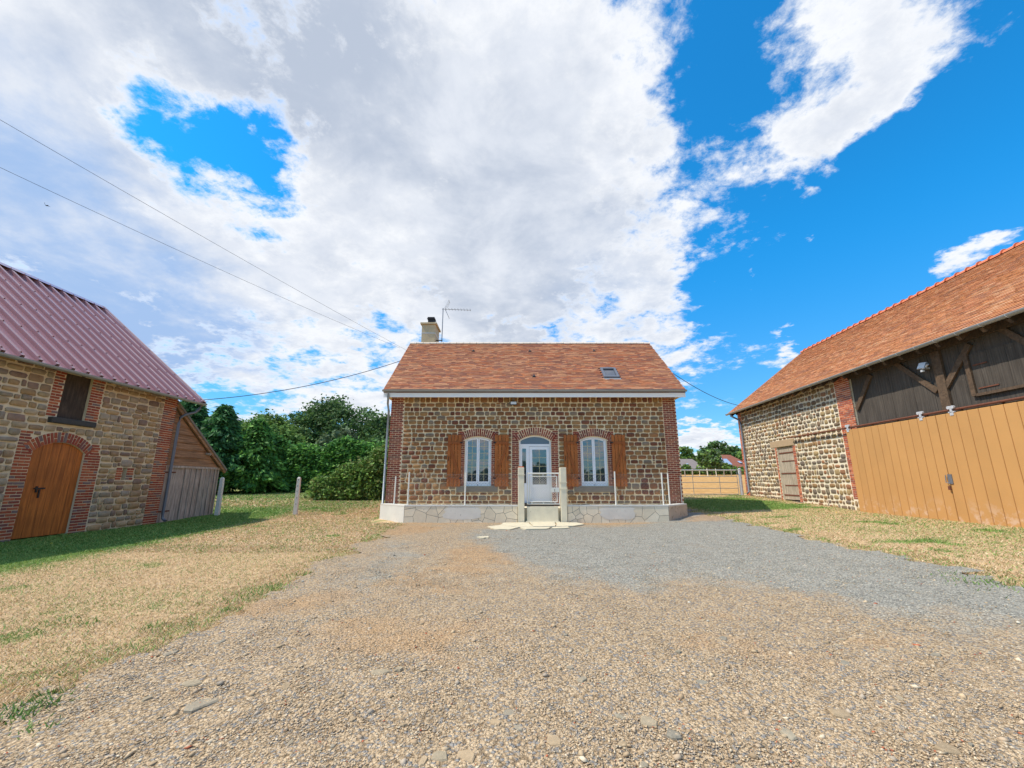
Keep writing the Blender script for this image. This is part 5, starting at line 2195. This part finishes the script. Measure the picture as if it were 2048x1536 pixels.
def hedge(name, x0, x1, yc, dep, hfun, pal, label, n, per, leaf, spray=True, low=.12, cat='hedge'):
    """row of shrubs grown into one; its front is uneven"""
    t = empty(name, ((x0 + x1) / 2, yc, 0), label=label, cat=cat)
    xm = (x0 + x1) / 2
    xx = rng.uniform(x0, x1, n)
    hh = np.array([hfun(v) for v in xx])
    zb = height(xx, np.full(n, yc))
    side = rng.random(n)
    u = rng.uniform(0, 1, n)
    lump = (fbm(xx * .9, u * 2.5, 31) - .5) * 1.3
    prof = np.sqrt(np.clip(1 - u ** 2.2, 0, 1)) * .85 + .15
    yy = -dep * prof * (.75 + lump * .5)
    yy = np.where(side > .78, rng.uniform(-dep, dep * .6, n) * prof, yy)
    zz_ = zb + low + u * (hh - low)
    cs = np.c_[xx - xm, yy, zz_]
    outw = np.c_[rng.normal(0, .35, n), -np.ones(n), rng.uniform(-.55, .15, n)] if spray else None
    V, Fq, cl = leaf_cloud(cs, per, (.24, .18, .16), leaf, pal, droop=np.repeat(outw, per, 0) if spray else None, aspect=2.4 if spray else 1.5)
    link('foliage', big_mesh('foliage', V, Fq, cl), 'leaf', t)
    k = 0
    for xs_ in np.arange(x0 + .6, x1, 1.5):
        mb = MB()
        zb_ = hgt(xs_, yc)
        mb.tube([(xs_ - xm, .1, zb_ - .2), (xs_ - xm + rng.normal(0, .1), .1, zb_ + hfun(xs_) * .7)], [.11, .05], 6)
        mb.build('stem', 'bark', t)
    return t


G_THUJA = [lin(*c) for c in ((92, 142, 66), (78, 124, 60), (108, 158, 72), (68, 110, 58), (126, 172, 80))]
G_CON = [lin(*c) for c in ((80, 128, 74), (66, 110, 66), (96, 144, 80), (58, 96, 60))]
G_OAK = [lin(*c) for c in ((88, 118, 64), (76, 104, 58), (106, 134, 74), (66, 92, 56))]
G_LIGHT = [lin(*c) for c in ((118, 150, 74), (104, 136, 66), (132, 160, 84), (92, 122, 62))]
G_LAUREL = [lin(*c) for c in ((112, 146, 68), (96, 128, 58), (134, 164, 80), (76, 106, 54), (124, 132, 72))]
G_GREY = [lin(*c) for c in ((108, 126, 92), (96, 114, 82), (120, 136, 100))]

conifer('conifer_tree', -23.4, 30.5, 6.9, 2.6, G_CON, 'dark feathery conifer rising directly behind the red metal roof end', 'conifers at the hedge end')
conifer('conifer_tree', -21.0, 30.5, 6.1, 2.4, G_CON, 'feathery dark green conifer just right of the lean-to shed roof', 'conifers at the hedge end')
conifer('conifer_tree', -18.9, 31.5, 5.2, 2.3, G_THUJA, 'shorter conifer where the tall trees step down to the hedge', 'conifers at the hedge end')
hedge('conifer_hedge', -19.5, -7.0, 33.2, 1.5, lambda x: 3.45 + .35 * math.sin(x * .9) + .25 * math.sin(x * 2.3) - .04 * (x + 13), G_THUJA,
      'long dark green conifer hedge across the back of the lawn', 1600, 52, .13)
hedge('laurel_hedge', -11.3, -3.0, 26.2, 1.6, lambda x: 1.15 + 1.75 * float(sstep(-11.3, -7.2, x)) + .18 * math.sin(x * 3.1), G_LAUREL,
      'leafy light green laurel hedge beside the left end of the farmhouse', 800, 48, .12, spray=False)
broad_tree('broadleaf_tree', -27.0, 46, 7.3, 3.6, 3.2, G_LIGHT, 'light green broadleaf tree behind the conifer hedge, next to the tall conifers', 'trees beyond the hedge')
broad_tree('broadleaf_tree', -23.6, 43, 5.9, 2.4, 2.4, G_LIGHT, 'smaller yellow-green tree peeping over the middle of the hedge', 'trees beyond the hedge', nclump=90)
broad_tree('oak_tree', -22.4, 54, 9.0, 6.6, 4.4, G_OAK, 'big dark rounded oak behind the conifer hedge', 'trees beyond the hedge', nclump=330, per=100, leaf=.24)
broad_tree('broadleaf_tree', -15.0, 50, 7.6, 3.0, 3.6, G_OAK, 'dark tree showing just left of the farmhouse wall above the laurel', 'trees beyond the hedge')
broad_tree('silvery_shrub', -14.9, 36.5, 4.9, 1.7, 1.9, G_GREY, 'silvery green shrub top showing over the hedge before the oak', 'shrubs behind the hedge', nclump=60, per=40, leaf=.2, cat='shrub')
broad_tree('silvery_shrub', -12.0, 38, 4.6, 2.2, 1.8, G_OAK, 'dull green shrub between the hedge and the laurel', 'shrubs behind the hedge', nclump=70, per=40, leaf=.22, cat='shrub')
# right-hand distance
conifer('conifer_tree', 39.6, 112, 7.9, 3.6, G_CON, 'distant dark conifer beside the right corner of the farmhouse', None, n=180, per=34, leaf=.6)
broad_tree('broadleaf_tree', 43.5, 112, 6.2, 4.0, 3.0, G_LIGHT, 'distant round green tree above the grey-roofed house', 'trees beyond the field', nclump=90, per=40, leaf=.5)
broad_tree('broadleaf_tree', 36.2, 78, 4.6, 2.0, 2.2, G_LIGHT + G_GREY, 'distant pale green tree standing between the two far houses', 'trees beyond the field', nclump=80, per=40, leaf=.32)
broad_tree('oak_tree', 55.5, 116, 8.0, 4.2, 3.2, G_OAK, 'distant open-crowned tree against the small white cloud', 'trees beyond the field', nclump=70, per=36, leaf=.5, gaps=.3, low=.35)
broad_tree('broadleaf_tree', 61.5, 114, 5.8, 4.6, 2.6, G_LIGHT, 'distant green tree behind the brown hipped roof', 'trees beyond the field', nclump=90, per=40, leaf=.5)
broad_tree('oak_tree', 63.5, 122, 6.8, 3.0, 2.8, G_OAK, 'distant tree touching the end wall of the long barn', 'trees beyond the field', nclump=60, per=36, leaf=.5)
hedge('field_hedge', 27, 56, 84, 1.3, lambda x: 1.15 + .35 * math.sin(x * .8) + .25 * math.sin(x * 2.1), G_LAUREL, 'low distant hedge in front of the far houses', 420, 26, .32, spray=False)
hedge('field_hedge', 42.0, 52.0, 90, 1.2, lambda x: 1.7 + .4 * math.sin(x * 1.3), G_LAUREL, 'taller distant bushes before the brown hipped roof', 140, 26, .32, spray=False)
# wood behind the viewer: it shows only as dark shapes in the window panes
xx = rng.uniform(-45, 45, 420)
cs = np.c_[xx, -80 + rng.normal(0, 3, 420), rng.uniform(.1, 1, 420) ** .6 * (3.2 + 1.5 * np.sin(xx * .22) + 1.2 * np.sin(xx * .61))]
V, Fq, cl = leaf_cloud(cs, 22, (.9, .9, .8), 1.0, G_OAK)
link('far_wood', big_mesh('far_wood', V, Fq, cl), 'leaf', kind='stuff', label='dark wood mirrored at the bottom of the window panes', cat='wood')

# ------------------------------------------------------------------ cables and the bird
def cable(name, a, b, sag, label, r=.011):
    a = np.array(a, float)
    b = np.array(b, float)
    pts = []
    for t in np.linspace(0, 1, 25):
        p = a + (b - a) * t
        p[2] -= sag * 4 * t * (1 - t)
        pts.append(p)
    mb = MB()
    mb.tube(pts, r, 6)
    return mb.build(name, 'cable', None, label=label, cat='cable')


def at_y(x, y, Yd):
    d_ = pix_dir(x, y)
    t = Yd / d_.y
    return (d_.x * t, Yd, CAM_Z + d_.z * t)


cable('overhead_cable', at_y(-260, 88, 7.0), at_y(812, 700, 23.5), .10, 'upper of the two thin overhead cables crossing the sky to the farmhouse', .005)
cable('overhead_cable', at_y(-260, 212, 7.6), at_y(800, 696, 23.5), .14, 'lower of the two thin overhead cables crossing the sky to the farmhouse', .005)
cable('overhead_cable', at_y(404, 800, 15.62), at_y(800, 722, 18.0), .28, 'cable sagging from the red metal roof to the farmhouse roof edge', .013)
cable('overhead_cable', at_y(1338, 741, 17.2), at_y(1478, 811, 24.0), .22, 'cable running from the farmhouse roof down to the long barn', .013)

bd = empty('flying_bird', at_y(94, 411, 16), label='small dark swift gliding in the sky above the red metal roof', cat='bird')
mb = MB()
V_ = []
Fc = []
wing = [(-.135, .0, .145, .004), (-.125, .0, .10, .014), (-.10, .0, .055, .02), (-.065, .0, .02, .026), (-.02, .0, .0, .034), (.02, 0, -.012, .034), (.07, 0, -.028, .024), (.12, 0, -.042, .014), (.165, 0, -.052, .004)]
for (x_, y_, z_, w_) in wing:
    V_ += [(x_, y_ - .05 * 0, z_ + w_ * .5), (x_, y_ - .008, z_), (x_, y_, z_ - w_ * .5), (x_, y_ + .008, z_)]
for i in range(len(wing) - 1):
    for k in range(4):
        Fc.append((i * 4 + k, i * 4 + (k + 1) % 4, (i + 1) * 4 + (k + 1) % 4, (i + 1) * 4 + k))
Fc += [(0, 1, 2, 3), (35, 34, 33, 32)]
mb.add(V_, Fc)
mb.tube([(-.055, 0, -.012), (-.02, 0, -.006), (.02, 0, .002), (.06, 0, .018)], [.006, .022, .018, .003], 8)
mb.build('body', 'feather', bd, smooth=True)

# ------------------------------------------------------------------ loose stones, pebbles, grass
OCT = np.array(((1, 0, 0), (-1, 0, 0), (0, 1, 0), (0, -1, 0), (0, 0, 1), (0, 0, -1)), float)
OCT_F = np.array(((0, 2, 4), (2, 1, 4), (1, 3, 4), (3, 0, 4), (2, 0, 5), (1, 2, 5), (3, 1, 5), (0, 3, 5)))


def pebbles(n, ymin, ymax, smin, smax, power):
    """pebbles over the yard in view, denser near the viewer"""
    u = rng.uniform(0, 1, n * 3)
    y = ymin * (ymax / ymin) ** (u ** power)
    x = rng.uniform(-1.3, 1.5, n * 3) * y
    ok = (gravelness(x, y) > .02) & (x > -5) & (x < 8.2)
    x, y = x[ok][:n], y[ok][:n]
    n = len(x)
    s_ = smin + (smax - smin) * rng.random(n) ** 3
    a = rng.uniform(0, 2 * math.pi, n)
    dims = np.c_[s_ * rng.uniform(.8, 1.5, n), s_ * rng.uniform(.6, 1.0, n), s_ * rng.uniform(.35, .7, n)]
    P = OCT[None] * dims[:, None]
    P = P + rng.normal(0, .16, P.shape) * s_[:, None, None]
    ca, sa = np.cos(a)[:, None], np.sin(a)[:, None]
    X = P[:, :, 0] * ca - P[:, :, 1] * sa + x[:, None]
    Y = P[:, :, 0] * sa + P[:, :, 1] * ca + y[:, None]
    Z = P[:, :, 2] + (yard_z(x, y) + .2 * dims[:, 2])[:, None]
    V = np.stack([X, Y, Z], 2).reshape(-1, 3)
    Fq = (OCT_F[None] + (np.arange(n) * 6)[:, None, None]).reshape(-1, 3)
    mg, mo = yard_masks(x, y)
    tanp = np.array([lin(*c) for c in ((190, 166, 133), (180, 155, 123), (199, 177, 145), (170, 146, 116), (186, 163, 135), (170, 155, 136), (206, 188, 160))])
    gryp = np.array([lin(*c) for c in ((162, 159, 146), (150, 147, 136), (174, 170, 156), (138, 136, 126), (186, 179, 163))])
    isg = rng.random(n) < mg * .85
    cl = np.where(isg[:, None], gryp[rng.integers(0, len(gryp), n)], tanp[rng.integers(0, len(tanp), n)])
    red = rng.random(n) < .012
    cl[red] = lin(180, 104, 74)
    cl = cl * rng.uniform(.8, 1.2, (n, 1))
    return V, Fq, np.repeat(cl, 6, 0)


sets = [pebbles(90000, 2.1, 8.0, .0035, .011, 1.0), pebbles(30000, 6.0, 15.5, .007, .014, 1.0), pebbles(1600, 2.1, 14, .010, .030, 1.0)]
off = 0
Vs, Fs, Cs = [], [], []
for V, Fq, cl in sets:
    Vs.append(V)
    Fs.append(Fq + off)
    Cs.append(cl)
    off += len(V)
link('pebbles', big_mesh('pebbles', np.concatenate(Vs), np.concatenate(Fs), np.concatenate(Cs), smooth=True), 'pebble', kind='stuff',
     label='loose tan and grey gravel covering the yard', cat='gravel')

# larger flat stones bedded in the drive
spots = [(-1.98, 3.07, .20), (-2.25, 3.35, .14), (-2.83, 3.9, .12), (-2.6, 4.15, .10), (-.98, 3.53, .12), (-.85, 3.58, .09), (.81, 2.87, .13), (.90, 2.74, .10), (.66, 2.93, .07),
         (-.24, 2.55, .11), (-.37, 2.54, .08), (-.45, 2.50, .07), (.23, 2.68, .10), (.44, 3.62, .07), (.50, 3.42, .08), (.42, 3.3, .05), (-1.55, 3.3, .10), (-2.0, 4.05, .09),
         (1.55, 2.75, .12), (2.0, 2.95, .13), (2.3, 2.6, .14), (1.35, 3.4, .09), (2.6, 3.7, .10), (1.9, 4.2, .09), (3.2, 4.0, .10), (-.1, 2.85, .09), (-.02, 2.95, .08)]
for _ in range(190):
    y_ = 2.4 * (9 / 2.4) ** random.random()
    x_ = random.uniform(-1.15, 1.15) * y_
    if -2.9 < x_ < 5.5 and gravelness(x_, y_) > .2:
        spots.append((x_, y_, .022 + .06 * random.random() ** 2.2))
for (x_, y_, r_) in spots:
    n = random.choice((5, 6, 6, 7, 8))
    r_ *= .60
    pts = []
    ax, rt_ = random.uniform(.5, .85), random.uniform(0, 3.14)
    for k in range(n):
        t = 2 * math.pi * (k + random.uniform(-.28, .28)) / n
        q = r_ * random.uniform(.72, 1.12)
        u, v = q * math.cos(t), q * ax * math.sin(t)
        pts.append((u * math.cos(rt_) - v * math.sin(rt_), u * math.sin(rt_) + v * math.cos(rt_)))
    h_ = random.uniform(.003, .012) + r_ * .07
    tl = (random.uniform(-.10, .10), random.uniform(-.10, .10))
    V_ = [(u * 1.03, v * 1.03, -.04) for u, v in pts]
    for (kk, hz_k) in ((1.0, .55), (.86, 1.0)):
        V_ += [(u * kk, v * kk, h_ * hz_k * random.uniform(.8, 1.2) + tl[0] * u + tl[1] * v) for u, v in pts]
    V_.append((random.uniform(-.2, .2) * r_, random.uniform(-.2, .2) * r_, h_ * random.uniform(.9, 1.2)))
    Fc = [(q * n + k, q * n + (k + 1) % n, (q + 1) * n + (k + 1) % n, (q + 1) * n + k) for q in range(2) for k in range(n)]
    Fc += [(2 * n + k, 2 * n + (k + 1) % n, 3 * n) for k in range(n)]
    o_ = MB().add(V_, Fc).build('flat_stone', 'field_stone', yard, cols=np.array(lin(*random.choice(((160, 146, 122), (148, 138, 120), (172, 150, 120), (160, 140, 112), (138, 131, 116), (152, 142, 122))))))
    o_.location = (x_, y_, float(yard_z(x_, y_)) - .004)


def blades(n, box, hmin, hmax, w, gfun=None, near=None, keep=None):
    x0, x1, y0, y1 = box
    m = n * 3
    y = y0 * (y1 / y0) ** rng.uniform(0, 1, m) if near else rng.uniform(y0, y1, m)
    x = rng.uniform(x0, x1, m)
    ok = (gravelness(x, y) < -.02) & (np.abs(x) < 1.32 * y + 2)
    ok &= ~((x < -11.98) & (y < 18.1)) & ~((x > 12.5 + KY * (y - 16) - .02)) & ~((x > -4.9) & (x < 6.5) & (y > 15.1) & (y < 23))
    if keep is not None:
        ok &= keep(x, y)
    x, y = x[ok][:n], y[ok][:n]
    n = len(x)
    g = greenness(x, y)
    isg = rng.random(n) < np.clip(g * 1.15 + (fbm(x * 1.4, y * 1.4, 51) - .5) * .5, .03, 1)
    h = rng.uniform(hmin, hmax, n) * np.where(isg, 1.1, .9)
    a = rng.uniform(0, 2 * math.pi, n)
    lean = rng.uniform(.5, 2.0, n) * h
    b = rng.uniform(0, 2 * math.pi, n)
    ww = w * rng.uniform(.6, 1.3, n) * (1 + y / 16)
    z = height(x, y) + (fbm(x * .6, y * .6, 5) - .5) * .05 - .006
    P0 = np.c_[x - np.cos(a) * ww, y - np.sin(a) * ww, z]
    P1 = np.c_[x + np.cos(a) * ww, y + np.sin(a) * ww, z]
    P2 = np.c_[x + np.cos(b) * lean, y + np.sin(b) * lean, z + h]
    V = np.stack([P0, P1, P2], 1).reshape(-1, 3)
    dry = np.array([lin(*c) for c in ((210, 181, 143), (198, 168, 130), (222, 198, 162), (188, 158, 120), (204, 180, 147), (182, 165, 116))])
    grn = np.array([lin(*c) for c in ((118, 154, 74), (100, 138, 66), (138, 164, 84), (150, 162, 90), (92, 130, 62))])
    cl = np.where(isg[:, None], grn[rng.integers(0, len(grn), n)], dry[rng.integers(0, len(dry), n)])
    yl = rng.random(n) < .0006
    cl = cl * rng.uniform(.8, 1.2, (n, 1))
    cl[yl] = lin(250, 214, 60)
    return V, np.arange(n * 3).reshape(-1, 3), np.repeat(cl, 3, 0)


def tufts(list_):
    Vs, Cs = [], []
    for (x_, y_, r_, n) in list_:
        x = x_ + rng.normal(0, r_, n)
        y = y_ + rng.normal(0, r_, n)
        n = max(30, n // 4)
        x, y = x[:n], y[:n]
        h = rng.uniform(.02, .055, n)
        a = rng.uniform(0, 6.28, n)
        b = rng.uniform(0, 6.28, n)
        z = height(x, y)
        V = np.stack([np.c_[x - np.cos(a) * .008, y - np.sin(a) * .008, z], np.c_[x + np.cos(a) * .008, y + np.sin(a) * .008, z],
                      np.c_[x + np.cos(b) * h * .8, y + np.sin(b) * h * .8, z + h]], 1).reshape(-1, 3)
        Vs.append(V)
        c_ = np.array([lin(110, 144, 70), lin(130, 156, 84), lin(96, 130, 62)])[rng.integers(0, 3, n)] * rng.uniform(.8, 1.2, (n, 1))
        Cs.append(np.repeat(c_, 3, 0))
    V = np.concatenate(Vs)
    return V, np.arange(len(V)).reshape(-1, 3), np.concatenate(Cs)


def unproject(x, y, z=0.0):
    d_ = pix_dir(x, y)
    t = (z - CAM_Z) / d_.z
    return d_.x * t, d_.y * t


tl = []
for (px_, py_, r_, n) in ((310, 1256, .07, 260), (75, 1408, .09, 500), (45, 1432, .08, 400), (100, 1395, .05, 220), (490, 1198, .12, 320), (520, 1186, .14, 320), (555, 1172, .12, 240),
                          (460, 1222, .08, 160), (600, 1150, .12, 240), (665, 1118, .12, 200), (110, 1245, .10, 220), (20, 1275, .16, 360), (175, 1250, .06, 140), (1990, 1160, .25, 420), (1940, 1150, .2, 300),
                          (1800, 1112, .15, 200), (1540, 1046, .2, 160), (1480, 1036, .2, 160), (780, 1058, .15, 220), (800, 1046, .15, 160), (75, 1462, .05, 120), (770, 1022, .15, 160), (1840, 1047, .2, 220), (1880, 1050, .2, 220)):
    ux, uy = unproject(px_, py_, .15 if px_ > 1400 else 0)
    tl.append((ux, uy, r_, n))
sets = [blades(170000, (-14, -2.6, 2.4, 10), .012, .036, .0038, near=True), blades(120000, (-12, -3.0, 9, 24), .018, .045, .008), blades(60000, (-26, -4.0, 18, 33.5), .04, .08, .012),
        blades(90000, (5.6, 13, 3.2, 25), .016, .042, .0065, near=True), tufts(tl)]
off = 0
Vs, Fs, Cs = [], [], []
for V, Fq, cl in sets:
    Vs.append(V)
    Fs.append(Fq + off)
    Cs.append(cl)
    off += len(V)
link('lawn_grass', big_mesh('lawn_grass', np.concatenate(Vs), np.concatenate(Fs), np.concatenate(Cs)), 'blade', kind='stuff',
     label='short dry straw-coloured grass with green patches on both sides of the yard', cat='grass')
